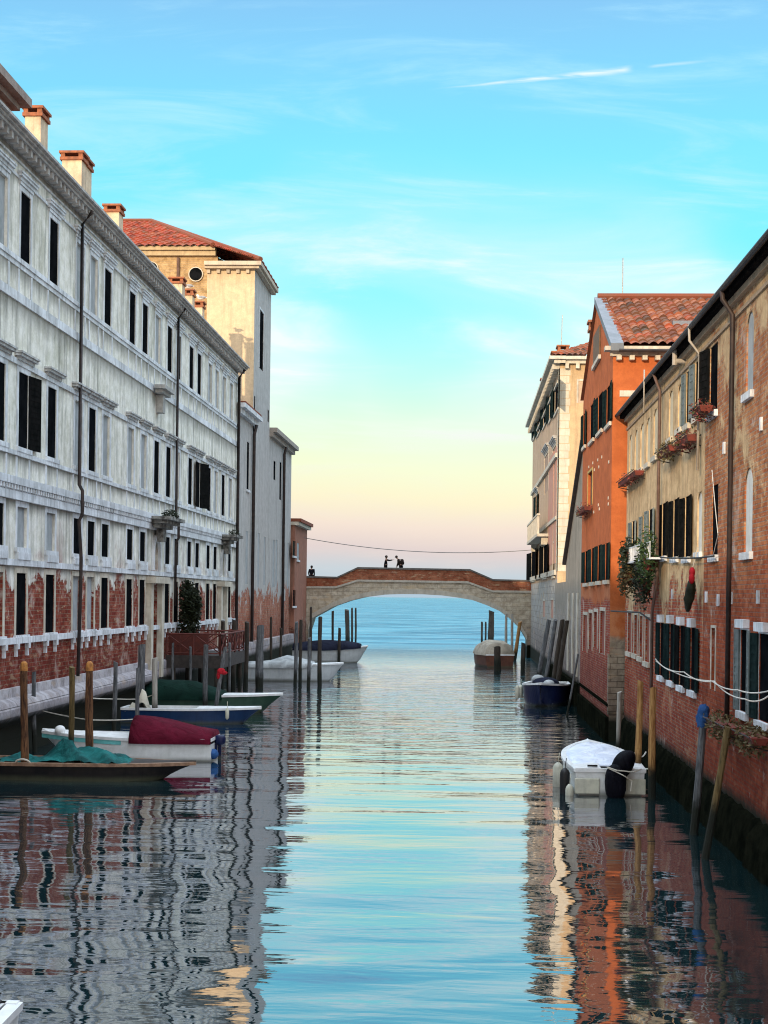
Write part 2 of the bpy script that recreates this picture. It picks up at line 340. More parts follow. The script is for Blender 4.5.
# ------------------------------------------------------------------ facades
class Face:
    """a wall plane: P(u, z, d) with u along the wall and d outward from it"""
    def __init__(s, axis, c, n=1):
        s.axis, s.c, s.n = axis, c, n; s.holes = []
    def P(s, u, z, d=0.0):
        return (s.c+s.n*d, u, z) if s.axis == 'X' else (u, s.c+s.n*d, z)
    def box(s, mb, u0, u1, z0, z1, d0, d1):
        return mb.box(u0, u1, z0, z1, d0, d1, P=lambda a, b, c: s.P(a, b, c))
    def wall(s, name, mat, parent, u0, u1, z0, z1, thick=8, top=True):
        us = sorted({u0, u1, *[h[0] for h in s.holes], *[h[1] for h in s.holes]})
        zs = sorted({z0, z1, *[h[2] for h in s.holes], *[h[3] for h in s.holes]})
        us = [u for u in us if u0 <= u <= u1]; zs = [z for z in zs if z0 <= z <= z1]
        mb = MB()
        for i in range(len(us)-1):
            run = None
            for j in range(len(zs)-1):
                cu, cz = (us[i]+us[i+1])/2, (zs[j]+zs[j+1])/2
                hole = any(h[0] < cu < h[1] and h[2] < cz < h[3] for h in s.holes)
                if not hole:
                    if run is None: run = zs[j]
                if hole or j == len(zs)-2:
                    end = zs[j] if hole else zs[j+1]
                    if run is not None and end > run:
                        mb.quad(s.P(us[i], run), s.P(us[i+1], run), s.P(us[i+1], end), s.P(us[i], end))
                    run = None
        for (a, b, c, d, dep) in [h[:5] for h in s.holes]:
            for q in (((a,c),(a,d)), ((b,d),(b,c)), ((a,d),(b,d)), ((b,c),(a,c))):
                mb.quad(s.P(*q[0]), s.P(*q[1]), s.P(*q[1], -dep-.05), s.P(*q[0], -dep-.05))
        for h in s.holes:
            if len(h) > 5 and h[5]:              # arched head: spandrels set 3 mm proud
                a, b, c, d = h[:4]; r = (b-a)/2; rise = min(r, h[5]); m = (a+b)/2
                for sg in (-1, 1):
                    e = m+sg*r; pts = [(e, d+.001)]
                    arc = [(m+sg*r*math.sin(t), d-rise+rise*math.cos(t)) for t in [k*math.pi/2/5 for k in range(6)]]
                    mb.quad(*[s.P(x, z, -.006) for x, z in pts+arc[::-1]][:])
        mb.quad(s.P(u0,z0), s.P(u0,z1), s.P(u0,z1,-thick), s.P(u0,z0,-thick))
        mb.quad(s.P(u1,z0), s.P(u1,z1), s.P(u1,z1,-thick), s.P(u1,z0,-thick))
        mb.quad(s.P(u0,z0,-thick), s.P(u0,z1,-thick), s.P(u1,z1,-thick), s.P(u1,z0,-thick))
        if top: mb.quad(s.P(u0,z1), s.P(u1,z1), s.P(u1,z1,-thick), s.P(u0,z1,-thick))
        return part(name, mb, mat, parent, recalc=False)
    def window(s, parent, u0, u1, z0, z1, pane=None, dep=.02, trim=None, fw=.18, fp=.018, sill=None, ped=0, blocks=False,
               arch=0, frame_mat=None, bars=False, brackets=False):
        s.holes.append((u0, u1, z0, z1, dep, arch))
        mb = MB(); s.box(mb, u0+.002, u1-.002, z0+.002, z1-.002, -dep-.04, -dep)
        if bars:
            m = (u0+u1)/2
            s.box(mb, m-.03, m+.03, z0+.01, z1-.01, -dep+.001, -dep+.014)
            for k in range(1, 4):
                zz = z0+(z1-z0)*k/4; s.box(mb, u0+.01, u1-.01, zz-.02, zz+.02, -dep+.002, -dep+.012)
        w = part('window', mb, pane or VOID, parent)
        if trim:
            mb = MB()
            s.box(mb, u0-fw, u0-.002, z0, z1+fw, -.02, fp); s.box(mb, u1+.002, u1+fw, z0, z1+fw, -.02, fp)
            s.box(mb, u0-.001, u1+.001, z1+.002, z1+fw, -.02, fp-.003)
            part('frame', mb, trim, w)
        if sill:
            mb = MB(); s.box(mb, u0-fw-.06, u1+fw+.06, z0-.14, z0-.003, -.02, fp+.06)
            if blocks:
                s.box(mb, u0-fw, u1+fw, z0-.36, z0-.142, -.02, fp+.09)
            if brackets:
                for uu in (u0-fw+.02, u1+fw-.20):
                    s.box(mb, uu, uu+.18, z0-.40, z0-.17, -.02, .13); s.box(mb, uu+.03, uu+.15, z0-.62, z0-.402, -.02, .08)
            part('sill', mb, sill, w)
        if ped:
            mb = MB(); zz = z1+fw
            s.box(mb, u0-fw-.02, u1+fw+.02, zz+.003, zz+.10, -.02, fp+.03)
            s.box(mb, u0-fw-.10, u1+fw+.10, zz+.103, zz+.20, -.02, fp+.10*ped)
            s.box(mb, u0-fw-.20, u1+fw+.20, zz+.203, zz+.28, -.02, fp+.20*ped)
            s.box(mb, u0-fw-.24, u1+fw+.24, zz+.283, zz+.34, -.02, fp+.25*ped)
            part('pediment', mb, PEDM if ped > .7 else TRIM, w)
        return w
    def band(s, mb, u0, u1, z0, z1, d): return s.box(mb, u0, u1, z0, z1, -.02, d)
    def shutter(s, w, uh, side, width, z0, z1, ang=12, mat=None, name='shutter'):
        """louvred leaf hinged at uh, opened back against the wall on the given side"""
        mb = MB(); ca, sa = math.cos(R(ang)), math.sin(R(ang))
        def Q(a, b, c): return s.P(uh+side*(a*ca-c*sa), b, .012+a*sa+c*ca)
        mb.box(0, width, z0, z1, .0, .02, P=Q)
        for a0, a1 in ((0,.06), (width-.06, width)): mb.box(a0, a1, z0, z1, .0205, .035, P=Q)
        n = max(3, int((z1-z0)/.16))
        for k in range(n+1):
            zz = z0+(z1-z0-.05)*k/n; mb.box(.061, width-.061, zz, zz+.05, .0205, .030, P=Q)
        return part(name, mb, mat or SHGRN, w)

def tile_roof(name, mat, parent, A, B, C, D, ncol, nrow, amp=.06, per=4):
    """A-B is the eave, D-C the ridge: barrel tiles run up the slope"""
    A, B, C, D = map(Vector, (A, B, C, D)); nrm = (B-A).cross(D-A).normalized()
    if nrm.z < 0: nrm = -nrm
    nu, nv = ncol*per, nrow*2
    mb = MB(); idx = {}
    uvv = {}
    for j in range(nv+1):
        row = j//2; vv = row + (0.04 if j % 2 == 0 else .96); vt = min(max((row+(j % 2)*.999)/nrow, 0), 1)
        if j == nv: vt = 1
        lift = .05*(1-(j % 2)) if j < nv else 0
        for i in range(nu+1):
            ut = i/nu; p = (A.lerp(B, ut)).lerp(D.lerp(C, ut), vt)
            hgt = amp*abs(math.sin(math.pi*i/per))*(1+.25*math.sin(i//per*5.1+row*2.3))
            mb.v.append(tuple(p+nrm*(hgt+lift)))
    W = nu+1; mb.uv = []
    for j in range(nv):
        for i in range(nu):
            mb.f.append((j*W+i, j*W+i+1, (j+1)*W+i+1, (j+1)*W+i))
            cu, cv = (i//per)+.5, (j//2)+.5
            mb.uv += [(cu, cv)]*4
    return part(name, mb, mat, parent, recalc=False)

def chimney(parent, x, y, z0, z1, w, l, cap=.35):
    mb = MB(); mb.box(x-w/2, x+w/2, y-l/2, y+l/2, z0, z1-cap)
    c = part('chimney', mb, CHIM, parent, bevel=.015)
    mb = MB(); e = .07
    mb.box(x-w/2-e, x+w/2+e, y-l/2-e, y+l/2+e, z1-cap+.002, z1-cap+.12)
    for sx in (-1, 1):
        for sy in (-1, 1):
            cx, cy = x+sx*(w/2-.04), y+sy*(l/2-.04)
            mb.box(cx-.08, cx+.08, cy-.08, cy+.08, z1-cap+.122, z1-.09)
    mb.box(x-w/2-e-.03, x+w/2+e+.03, y-l/2-e-.03, y+l/2+e+.03, z1-.088, z1)
    part('cap', mb, CHIMCAP, c)
    return c

def foliage_mb(c, r, n, leaf=.06, mb=None, droop=0):
    mb = mb or MB(); rnd = random
    for _ in range(n):
        while True:
            p = Vector((rnd.uniform(-1,1), rnd.uniform(-1,1), rnd.uniform(-1,1)))
            if .25 < p.length < 1+.15*rnd.random(): break
        q = Vector((c[0]+p.x*r[0], c[1]+p.y*r[1], c[2]+p.z*r[2]-droop*rnd.random()))
        a = Vector((rnd.gauss(0,1), rnd.gauss(0,1), rnd.gauss(0,.7))).normalized()*leaf*rnd.uniform(.6,1.4)
        b = a.cross(Vector((rnd.gauss(0,1), rnd.gauss(0,1), rnd.gauss(0,1)))).normalized()*leaf*.5
        mb.quad(q-a, q-b, q+a, q+b)
    return mb
# ================================================================== sky, sun, air
SUN_EL, SUN_AZ = R(11), R(16)          # low sun behind the camera, a little to the left
w = bpy.data.worlds.new('World'); scene.world = w; w.use_nodes = True
def build_world():
    t = w.node_tree; t.nodes.clear()
    def n(typ, **k):
        o = t.nodes.new('ShaderNode'+typ)
        for a, b in k.items(): setattr(o, a, b)
        return o
    def L(a, b): t.links.new(a, b)
    def m(op, a, b=0.0, c=None, clamp=False):
        o = n('Math', operation=op, use_clamp=clamp)
        for i, v in enumerate((a, b, c)):
            if v is None: continue
            if isinstance(v, (int, float)): o.inputs[i].default_value = v
            else: L(v, o.inputs[i])
        return o.outputs[0]
    def mixc(f, a, b, mode='MIX'):
        o = n('Mix', data_type='RGBA', blend_type=mode)
        for i, v in ((0, f), (6, a), (7, b)):
            if isinstance(v, (int, float)): o.inputs[i].default_value = v
            elif isinstance(v, tuple): o.inputs[i].default_value = (*v, 1)
            else: L(v, o.inputs[i])
        return o.outputs[2]
    def sm(x, lo, hi):
        o = n('MapRange', interpolation_type='SMOOTHSTEP'); L(x, o.inputs[0]); o.inputs[1].default_value = lo; o.inputs[2].default_value = hi
        return o.outputs[0]
    tc = n('TexCoord'); sx = n('SeparateXYZ'); L(tc.outputs['Generated'], sx.inputs[0]); X, Y, Z = sx.outputs
    hor = m('SQRT', m('ADD', m('MULTIPLY', X, X), m('ADD', m('MULTIPLY', Y, Y), 1e-5)))
    e = m('DIVIDE', Z, hor)                       # tangent of the elevation
    nz = n('TexNoise'); nz.inputs['Scale'].default_value = 3.0; nz.inputs['Detail'].default_value = 4
    L(tc.outputs['Generated'], nz.inputs['Vector'])
    e2 = m('ADD', e, m('MULTIPLY', m('SUBTRACT', nz.outputs[0], .5), .03))
    rp = n('ValToRGB'); cr = rp.color_ramp
    stops = [(0.0,(.36,.52,.68)), (.016,(.44,.54,.66)), (.030,(.60,.50,.56)), (.046,(.76,.60,.56)), (.064,(.84,.74,.50)), (.084,(.80,.84,.52)),
             (.110,(.66,.86,.60)), (.14,(.44,.86,.76)), (.18,(.26,.84,.90)), (.23,(.14,.80,.97)), (.285,(.15,.73,.95)), (.34,(.18,.62,.91)), (.40,(.20,.50,.83)), (.60,(.17,.36,.68)), (1.0,(.3,.42,.6))]
    els = cr.elements
    els[0].position = 0; els[0].color = (*stops[0][1], 1); els[1].position = 1; els[1].color = (*stops[-1][1], 1)
    for p_, c in stops[1:-1]: q = els.new(p_); q.color = (*c, 1)
    L(e2, rp.inputs[0])
    col = rp.outputs[0]
    # thin cloud veils in the eastern sky: perspective coordinates of the sky plane
    ys = m('MAXIMUM', Y, .02); a = m('DIVIDE', X, ys); ep = m('DIVIDE', Z, ys)
    cv = n('CombineXYZ'); L(m('ADD', m('MULTIPLY', a, 5.0), m('MULTIPLY', ep, 5.0)), cv.inputs[0]); L(m('MULTIPLY', ep, 26.0), cv.inputs[1])
    n1 = n('TexNoise'); n1.inputs['Scale'].default_value = 1.0; n1.inputs['Detail'].default_value = 7; n1.inputs['Roughness'].default_value = .62; n1.inputs['Distortion'].default_value = .6
    L(cv.outputs[0], n1.inputs['Vector'])
    veil = m('MULTIPLY', sm(n1.outputs[0], .46, .76), m('SUBTRACT', 1.0, sm(ep, .33, .5)))
    nb = n('TexNoise'); nb.inputs['Scale'].default_value = 1.0; nb.inputs['Detail'].default_value = 3; nb.inputs['Distortion'].default_value = .4
    cw = n('CombineXYZ'); L(m('MULTIPLY_ADD', a, 4.2, 3.1), cw.inputs[0]); L(m('MULTIPLY_ADD', ep, 9.5, a), cw.inputs[1]); L(cw.outputs[0], nb.inputs['Vector'])
    soft_ = m('MULTIPLY', m('MULTIPLY', sm(nb.outputs[0], .34, .60), sm(ep, .055, .13)), m('SUBTRACT', 1.0, sm(ep, .20, .31)))
    soft_ = m('MULTIPLY', soft_, m('MULTIPLY_ADD', n1.outputs[0], 1.5, .05))
    cc = n('ValToRGB'); ce = cc.color_ramp.elements; ce[0].position = .04; ce[0].color = (.74,.62,.60,1); ce[1].position = .30; ce[1].color = (.48,.84,.96,1)
    q = ce.new(.16); q.color = (.84,.90,.90,1); L(ep, cc.inputs[0])
    col = mixc(m('MULTIPLY', m('ADD', m('MULTIPLY', veil, .8), soft_), .85), col, cc.outputs[0])
    # condensation trail
    la = m('ADD', .3335, m('MULTIPLY', a, .098))
    wob = m('MULTIPLY', m('SUBTRACT', n1.outputs[0], .5), .006)
    dist = m('ABSOLUTE', m('ADD', m('SUBTRACT', ep, la), wob))
    wid = m('ADD', .0009, m('MULTIPLY', sm(a, -.02, .095), .0020))
    tr = m('MULTIPLY', m('SUBTRACT', 1.0, m('DIVIDE', dist, wid), clamp=True), m('MULTIPLY', sm(a, -.03, .04), m('SUBTRACT', 1.0, sm(a, .098, .106))))
    tr2 = m('MULTIPLY', m('SUBTRACT', 1.0, m('DIVIDE', dist, .0014), clamp=True), m('MULTIPLY', sm(a, .112, .12), m('SUBTRACT', 1.0, sm(a, .13, .16))))
    nf = n('TexNoise'); nf.inputs['Scale'].default_value = 140; L(cv.outputs[0], nf.inputs['Vector'])
    nf.inputs['Scale'].default_value = 8
    tr = m('MULTIPLY', tr, sm(nf.outputs[0], .25, .6))
    col = mixc(m('MULTIPLY', m('ADD', tr, m('MULTIPLY', tr2, .4)), .95), col, (.88,.95,1.0))
    # brighter warm western half of the sky (the sun has just dipped low there); zenith boosted as added fill light
    west = sm(m('MULTIPLY', Y, -1.0), -.15, .95)
    col = mixc(west, col, (1.5,1.3,1.1))
    up = sm(Z, .42, .9)
    col = mixc(up, col, (2.95,3.4,3.9))
    bg = n('Background'); L(col, bg.inputs[0]); bg.inputs[1].default_value = SKYK
    sk = n('TexSky', sky_type='NISHITA', sun_disc=False, sun_elevation=SUN_EL, sun_rotation=math.pi+SUN_AZ)
    sk.dust_density = 1.0
    b2 = n('Background'); L(sk.outputs[0], b2.inputs[0]); b2.inputs[1].default_value = .035
    ad = n('AddShader'); L(bg.outputs[0], ad.inputs[0]); L(b2.outputs[0], ad.inputs[1])
    o = n('OutputWorld'); L(ad.outputs[0], o.inputs[0])
SKYK = .97
build_world()
sl = bpy.data.lights.new('sun', 'SUN'); sl.energy = 4.2; sl.angle = R(.8); sl.color = (1.0, .77, .52)
so = bpy.data.objects.new('sun', sl); COL.objects.link(so)
sd = Vector((math.sin(SUN_AZ)*math.cos(SUN_EL), math.cos(SUN_AZ)*math.cos(SUN_EL), -math.sin(SUN_EL)))
so.rotation_euler = sd.to_track_quat('-Z', 'Y').to_euler(); so.location = (0, -20, 60)
scene.view_settings.view_transform = 'Standard'; scene.view_settings.look = 'None'; scene.view_settings.exposure = 0

# ================================================================== water
def water_mat():
    s = N('water'); P, X = s.pos(); y = X[1]
    def nz(sx_, sy_, det, ro=.55, di=0, off=0.0):
        return s.noise(s.comb(s.math('MULTIPLY', X[0], sx_), s.math('MULTIPLY', y, sy_), off), 1.0, det, ro, di)
    far = s.step(y, 34, 80); sea = s.step(y, 92, 165)
    calm = s.step(nz(.10, .07, 2, .5, 0, 20.0), .30, .70)
    a_ = nz(.8, 2.2, 3, .5, .5); b_ = nz(.22, 1.0, 2, .5, .6, 5.0); c_ = nz(3.0, 6.0, 2, .5, 0, 9.0)
    h = s.math('MULTIPLY', b_, s.math('ADD', .02, s.math('MULTIPLY', far, .04)))
    h = s.math('ADD', h, s.math('MULTIPLY', a_, s.math('MULTIPLY', s.math('ADD', .25, s.math('MULTIPLY', calm, .75)), s.math('ADD', .008, s.math('MULTIPLY', far, .065)))))
    h = s.math('ADD', h, s.math('MULTIPLY', c_, .0012))
    hs = s.math('ADD', s.math('MULTIPLY', nz(.35, .7, 4, .6, .3), .55), s.math('MULTIPLY', nz(1.2, 2.2, 3, .6, 0, 2.0), .2))
    h = s.math('ADD', h, s.math('MULTIPLY', hs, s.math('MULTIPLY', sea, .8)))
    bp = s.n('Bump'); bp.inputs['Distance'].default_value = 1.0; bp.inputs['Strength'].default_value = 1.0; s.l(h, bp.inputs['Height'])
    fr = s.n('Fresnel'); fr.inputs['IOR'].default_value = 1.40; s.l(bp.outputs[0], fr.inputs['Normal'])
    gl = s.n('BsdfGlossy'); s.val(gl.inputs['Roughness'], s.math('MULTIPLY_ADD', sea, .10, .015)); s.l(bp.outputs[0], gl.inputs['Normal'])
    s.val(gl.inputs['Color'], s.mix(sea, (.97,.96,1), (.72,.90,.95)))
    df = s.n('BsdfDiffuse')
    n5 = nz(.03, .10, 7, .7, .4, 7.0); n6 = nz(.12, .40, 5, .7, .3, 3.0)
    sc = s.mix(s.step(n5, .45, .55), (.020,.115,.175), (.070,.230,.300)); sc = s.mix(s.math('MULTIPLY', s.step(n6, .50, .66), .7), sc, (.24,.38,.41))
    s.val(df.inputs['Color'], s.mix(sea, (.005,.022,.026), sc))
    k = s.math('MULTIPLY_ADD', s.math('POWER', fr.outputs[0], .55), s.math('MULTIPLY_ADD', sea, -.60, .95), s.math('MULTIPLY_ADD', sea, -.08, .10), clamp=True)
    mx = s.n('MixShader'); s.l(k, mx.inputs[0]); s.l(df.outputs[0], mx.inputs[1]); s.l(gl.outputs[0], mx.inputs[2])
    s.l(mx.outputs[0], s.out.inputs[0]); return s.m
CANALW = SEAW = water_mat()
YSEA = 158.0
def canal_mesh():
    x = np.arange(-16, 9.01, .14); ny = 1150
    y = 7*(YSEA/7)**(np.arange(ny)/(ny-1))
    Xg, Yg = np.meshgrid(x, y); Z = np.zeros_like(Xg)
    rs = np.random.RandomState(3)
    for lam, sl_, cnt in ((3.6, .011, 5), (2.1, .0115, 7), (1.25, .0085, 8), (.7, .003, 6)):
        for k in range(cnt):
            th = rs.normal(math.pi/2, .42 if lam > 1.5 else .6); l = lam*rs.uniform(.8, 1.25)
            kk = 2*math.pi/l; ph = rs.uniform(0, 6.28)
            amp = sl_/kk*rs.uniform(.6, 1.2)
            wob = .8*np.sin(Xg*rs.uniform(.1,.4)+rs.uniform(0,6))+.8*np.sin(Yg*rs.uniform(.05,.2)+rs.uniform(0,6))
            env = .65+.35*np.sin(Xg*rs.uniform(.1,.35)+Yg*rs.uniform(.05,.25)+rs.uniform(0,6))
            lod = np.clip(1-(Yg*.0275/(l*.5)-.35), 0, 1)
            Z += amp*env*lod*np.sin(kk*(Xg*math.cos(th)+Yg*math.sin(th))+ph+wob)
    nx = len(x)
    me = bpy.data.meshes.new('canal_water')
    v = np.stack([Xg, Yg, Z], -1).reshape(-1, 3).astype(np.float32)
    i = np.arange((ny-1)*nx).reshape(ny-1, nx)[:, :-1].ravel()
    f = np.stack([i, i+1, i+nx+1, i+nx], -1).astype(np.int32)
    me.vertices.add(len(v)); me.vertices.foreach_set('co', v.ravel())
    me.loops.add(f.size); me.loops.foreach_set('vertex_index', f.ravel())
    me.polygons.add(len(f)); me.polygons.foreach_set('loop_start', np.arange(0, f.size, 4, dtype=np.int32))
    me.polygons.foreach_set('loop_total', np.full(len(f), 4, dtype=np.int32))
    me.update(); me.polygons.foreach_set('use_smooth', [True]*len(f)); me.materials.append(CANALW)
    o = bpy.data.objects.new('canal_water', me); COL.objects.link(o); o['kind'] = 'structure'
canal_mesh()
mb = MB()
mb.quad((-16,-90,-.03), (9,-90,-.03), (9,7.3,-.03), (-16,7.3,-.03))
o = part('canal_water', mb, CANALW); o['kind'] = 'structure'
mb = MB()
mb.quad((-3000,YSEA-1,-.05), (3000,YSEA-1,-.05), (20000,40000,-.05), (-20000,40000,-.05))
struct('sea', mb, SEAW)
mb = MB()
mb.box(-120,-16,-90,140,-2,1.1); mb.box(9,120,-90,140,-2,1.1)
struct('ground', mb, plain('paved_ground', (.22,.21,.2), None, .5))

# ================================================================== the long white building on the left
XL = -13.0
WB = thing('white_building', 'long weathered white plaster building with bare brick ground floor lining the left bank', 'building', (XL, 60, 0))
f = Face('X', XL, 1)
def lz(px, py, X=XL): return onX(px, py, X)[1]
YE = onX(236.5, 500, XL)[0]; Y0 = 27.0
near = [(7,-1),(20,29),(49,56.6),(76,81.5),(90,95),(104,109),(129,135),(142,147),(155,159),(167,171),(176,180),(189,193),(197,201),(208,210.6),(215,217.6),(222.3,225),(229.5,231.8)]
cols = []
for i, (a, b) in enumerate(near):
    py = 250+ (a/236)*180
    if i == 0: y1 = onX(7, 230, XL)[0]; y0 = y1-1.0
    else: y0 = onX(a, py, XL)[0]; y1 = y0+ (1.0 if i < 5 else 1.05)
    cols.append((y0, y1))
extra = [cols[0][0]-d for d in (3.1, 6.0, 9.2, 12.1)]
cols = [(a, a+.95) for a in extra[::-1]] + cols
kt = 'DBDD' + 'BDDBBDDDBDDDDBBBB'
k2 = 'DDBD' + 'DDDBDBBBDDBDDDBDB'
k3 = 'DDDB' + 'DBBDDDDDPDDDDDDQD'
k4 = 'DDBD' + 'BDDBBDDDPDDDDDDQD'
ZT = (14.37,16.36); Z2 = (8.93,11.12); Z3 = (6.02,7.2); Z4 = (3.46,5.27)
for i, (a, b) in enumerate(cols):
    def pn(c): return (BLIND, .08) if c == 'B' else (VOID, .02)
    p, d = pn(kt[i]); f.window(WB, a, b, *ZT, pane=p, dep=d, trim=TRIM, fw=.15, ped=.55)
    p, d = pn(k2[i]); w2 = f.window(WB, a, b, *Z2, pane=p, dep=d, trim=TRIM, fw=.2, ped=.85, sill=TRIM)
    if i == 5: f.shutter(w2, b, 1, .85, Z2[0], Z2[1], 8, SHBLK)
    if i == 16: f.shutter(w2, b, 1, .85, Z2[0], Z2[1], 18, SHBLK); f.shutter(w2, a, -1, .7, Z2[0], Z2[1], 10, SHBLK)
    if k3[i] in 'PQ': continue
    p, d = pn(k3[i]); f.window(WB, a, b, *Z3, pane=p, dep=d, trim=TRIM, fw=.16, sill=TRIM, blocks=True)
    c4 = k4[i]; p, d = pn(c4); f.window(WB, a, b, *Z4, pane=p, dep=d, trim=CREAM, fw=.17, sill=TRIM, brackets=True, bars=(c4 == 'D' and i > 5))
# portals
for i in (12, 19):
    a, b = cols[i]; m = (a+b)/2; wd = 1.25 if i == 12 else .95
    f.holes.append((m-wd, m+wd*.4, 1.6, 5.1, .15, 0))
    mb = MB(); f.box(mb, m-wd+.002, m+wd*.4-.002, 1.602, 5.098, -.19, -.15)
    pt = part('portal', mb, plain('pale_blue_door_panel', (.42,.46,.47), (.36,.4,.41), 1.5, .6), WB)
    mb = MB()
    f.box(mb, m-wd-.5, m-wd-.002, 1.2, 5.15, -.02, .22); f.box(mb, m+wd*.4+.002, m+wd*.4+.45, 1.2, 5.15, -.02, .22)
    f.box(mb, m-wd-.6, m+wd*.4+.6, 5.152, 5.42, -.02, .42)
    part('frame', mb, CREAM, pt)
    f.holes.append((m-.55, m+.55, 5.75, 7.0, .4, .55))
    mb = MB(); f.box(mb, m-.548, m+.548, 5.752, 6.998, -.44, -.4); nn = part('niche', mb, BLIND, WB)
    mb = MB()
    path = [(m-.78, 5.7), (m-.78, 6.4)]+[(m-.78*math.cos(math.pi*q/10), 6.45+.75*math.sin(math.pi*q/10)) for q in range(1, 10)]+[(m+.78, 6.4), (m+.78, 5.7)]
    inn = [(m+(y_-m)*.78, 6.4+(z_-6.4)*(.78 if z_ > 6.4 else 1)) for y_, z_ in path]
    mb.loft([[f.P(a1, a2, -.02), f.P(a1, a2, .12), f.P(b1_, b2_, .12), f.P(b1_, b2_, -.02)] for (a1, a2), (b1_, b2_) in zip(path, inn)], closed=True, cap0=True, cap1=True)
    part('surround', mb, TRIM, nn)
    mb = MB(); L_ = 1.5 if i == 12 else 1.0
    f.box(mb, m-L_, m+L_, 7.62, 7.76, .15, .75); f.box(mb, m-L_-.15, m+L_+.15, 7.763, 7.9, .15, .95); f.box(mb, m-L_*.8, m+L_*.8, 7.45, 7.617, .15, .5)
    f.box(mb, m-.3, m+.3, 6.9, 7.447, .1, .4)
    hood = part('hood', mb, plain('blackened_stone', (.06,.055,.05), (.3,.3,.28), 3, .9), WB)
    mb = foliage_mb((XL+.7, m-.4, 8.0), (.3, .9, .22), 500 if i == 12 else 200, .05); part('weeds', mb, LEAFD, hood)
    mb = MB(); f.box(mb, m-.9, m+.9, 13.05, 13.2, .1, .4) ; f.box(mb, m-1.1, m+1.1, 13.203, 13.36, .1, .55); f.box(mb, m-.25, m+.25, 12.3, 13.04, 0, .3)
    if i == 12: part('console', mb, plain('grey_console_stone', (.3,.3,.29), (.45,.45,.43), 3, .9), WB)
# bands, cornice, modillions
YB = -70.0
mb = MB()
for z0, z1, d in ((17.08,17.14,.05), (16.63,16.72,.035), (14.22,14.36,.07), (14.08,14.217,.03), (13.09,13.36,.05), (11.28,11.45,.05), (8.66,8.79,.06),
                  (7.80,8.02,.16), (7.62,7.797,.06), (7.38,7.617,.10), (5.48,5.66,.08)):
    f.band(mb, Y0, YE-.02, z0, z1, d)
part('string_courses', mb, TRIM, WB)
mb = MB(); y = Y0
rr = []
while y < YE-.1:
    for yy, d in ((y,.065),(y+.001,.14),(y+.12,.14),(y+.121,.065)): rr.append([f.P(yy,z,q) for z,q in ((7.66,.058),(7.66,d),(7.797,d),(7.797,.058))])
    y += .27
mb.loft(rr); part('dentil_course', mb, TRIM, WB)
mb = MB()
f.band(mb, Y0, YE-.02, 3.22, 3.40, .12)
part('sill_band', mb, TRIM, WB)
mb = MB()
f.band(mb, YB, YE+.2, 17.34, 17.44, .14); f.band(mb, YB, YE+.25, 17.443, 17.53, .44); f.band(mb, YB, YE+.3, 17.533, 17.60, .52); f.band(mb, YB, YE+.35, 17.603, 17.68, .62)
y = Y0
while y < YE:
    f.box(mb, y, y+.2, 17.25, 17.44, .143, .38); y += .46
part('cornice', mb, plain('cornice_stone', (.50,.49,.47), (.34,.33,.32), 2, .85, streak=.45), WB)
# relief strips framing the panels under the windows
for i, (a, b) in enumerate(cols[:-1]):
    m = (b+cols[i+1][0])/2
    for z0, z1 in ((13.38,14.06), (8.04,8.64)):
        for yy in (a-.15, b+.15):
            mb = MB(); f.box(mb, yy-.07, yy+.07, z0, z1, -.02, .025); part('panel_strip', mb, TRIM, WB)
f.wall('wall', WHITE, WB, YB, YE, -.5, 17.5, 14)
# battered stone foot
mb = MB()
prof = [(-.02,1.97), (.10,1.96), (.14,1.7), (.42,1.62), (.55,1.45), (.55,1.25), (.42,1.12), (.10,.9), (.10,-.5)]
ys_ = [YB, Y0, 40, 50, 60, cols[12][0]-2.0]
mb.loft([[f.P(y, z, d) for d, z in prof] for y in ys_])
part('stone_base', mb, BASESTONE, WB, recalc=False)
mb = MB(); mb.loft([[f.P(y, z, d) for d, z in ((-.02,1.9),(.12,1.85),(.12,-.5))] for y in (cols[12][0]-2.0, YE)]); part('stone_base', mb, BASESTONE, WB)
mb = MB()
mb.quad((XL+.6,YB,17.7), (XL+.6,YE+.3,17.7), (XL-7,YE+.3,18.7), (XL-7,YB,18.7)); mb.quad((XL-14,YB,17.6), (XL-14,YE+.3,17.6), (XL-7,YE+.3,18.7), (XL-7,YB,18.7))
mb.quad((XL+.6,YE+.3,17.7),(XL-14,YE+.3,17.6),(XL-7,YE+.3,18.7))
part('roof', mb, TILER, WB)
def pipe(face, par, pts, r, mat, name='downpipe', d=.22):
    mb = MB(); mb.tube([face.P(y, z, dd) for y, z, dd in pts], r, 8)
    for y, z, dd in pts[1:-1:1]: pass
    zz = pts[-1][1]+.5; 
    return part(name, mb, mat, par, smooth=True)
yp = onX(76.5, 300, XL)[0]
pipe(f, WB, [(yp,17.4,.5), (yp,17.3,.45), (yp,16.95,.17), (yp,8.3,.17), (yp,8.1,.28), (yp,7.3,.28), (yp,7.1,.17), (yp,5.9,.26),(yp,5.2,.26), (yp,1.95,.2)], .06, PIPE)
yp = onX(174, 400, XL)[0]
pipe(f, WB, [(yp,17.4,.48), (yp,16.95,.16), (yp,8.2,.16), (yp,8.0,.28), (yp,7.2,.28), (yp,7.0,.16), (yp,4.2,.16)], .06, PIPE)
yp = onX(236, 450, XL)[0]-.15
pipe(f, WB, [(yp,17.4,.48), (yp,16.95,.16), (yp,2.0,.16)], .09, PIPE)
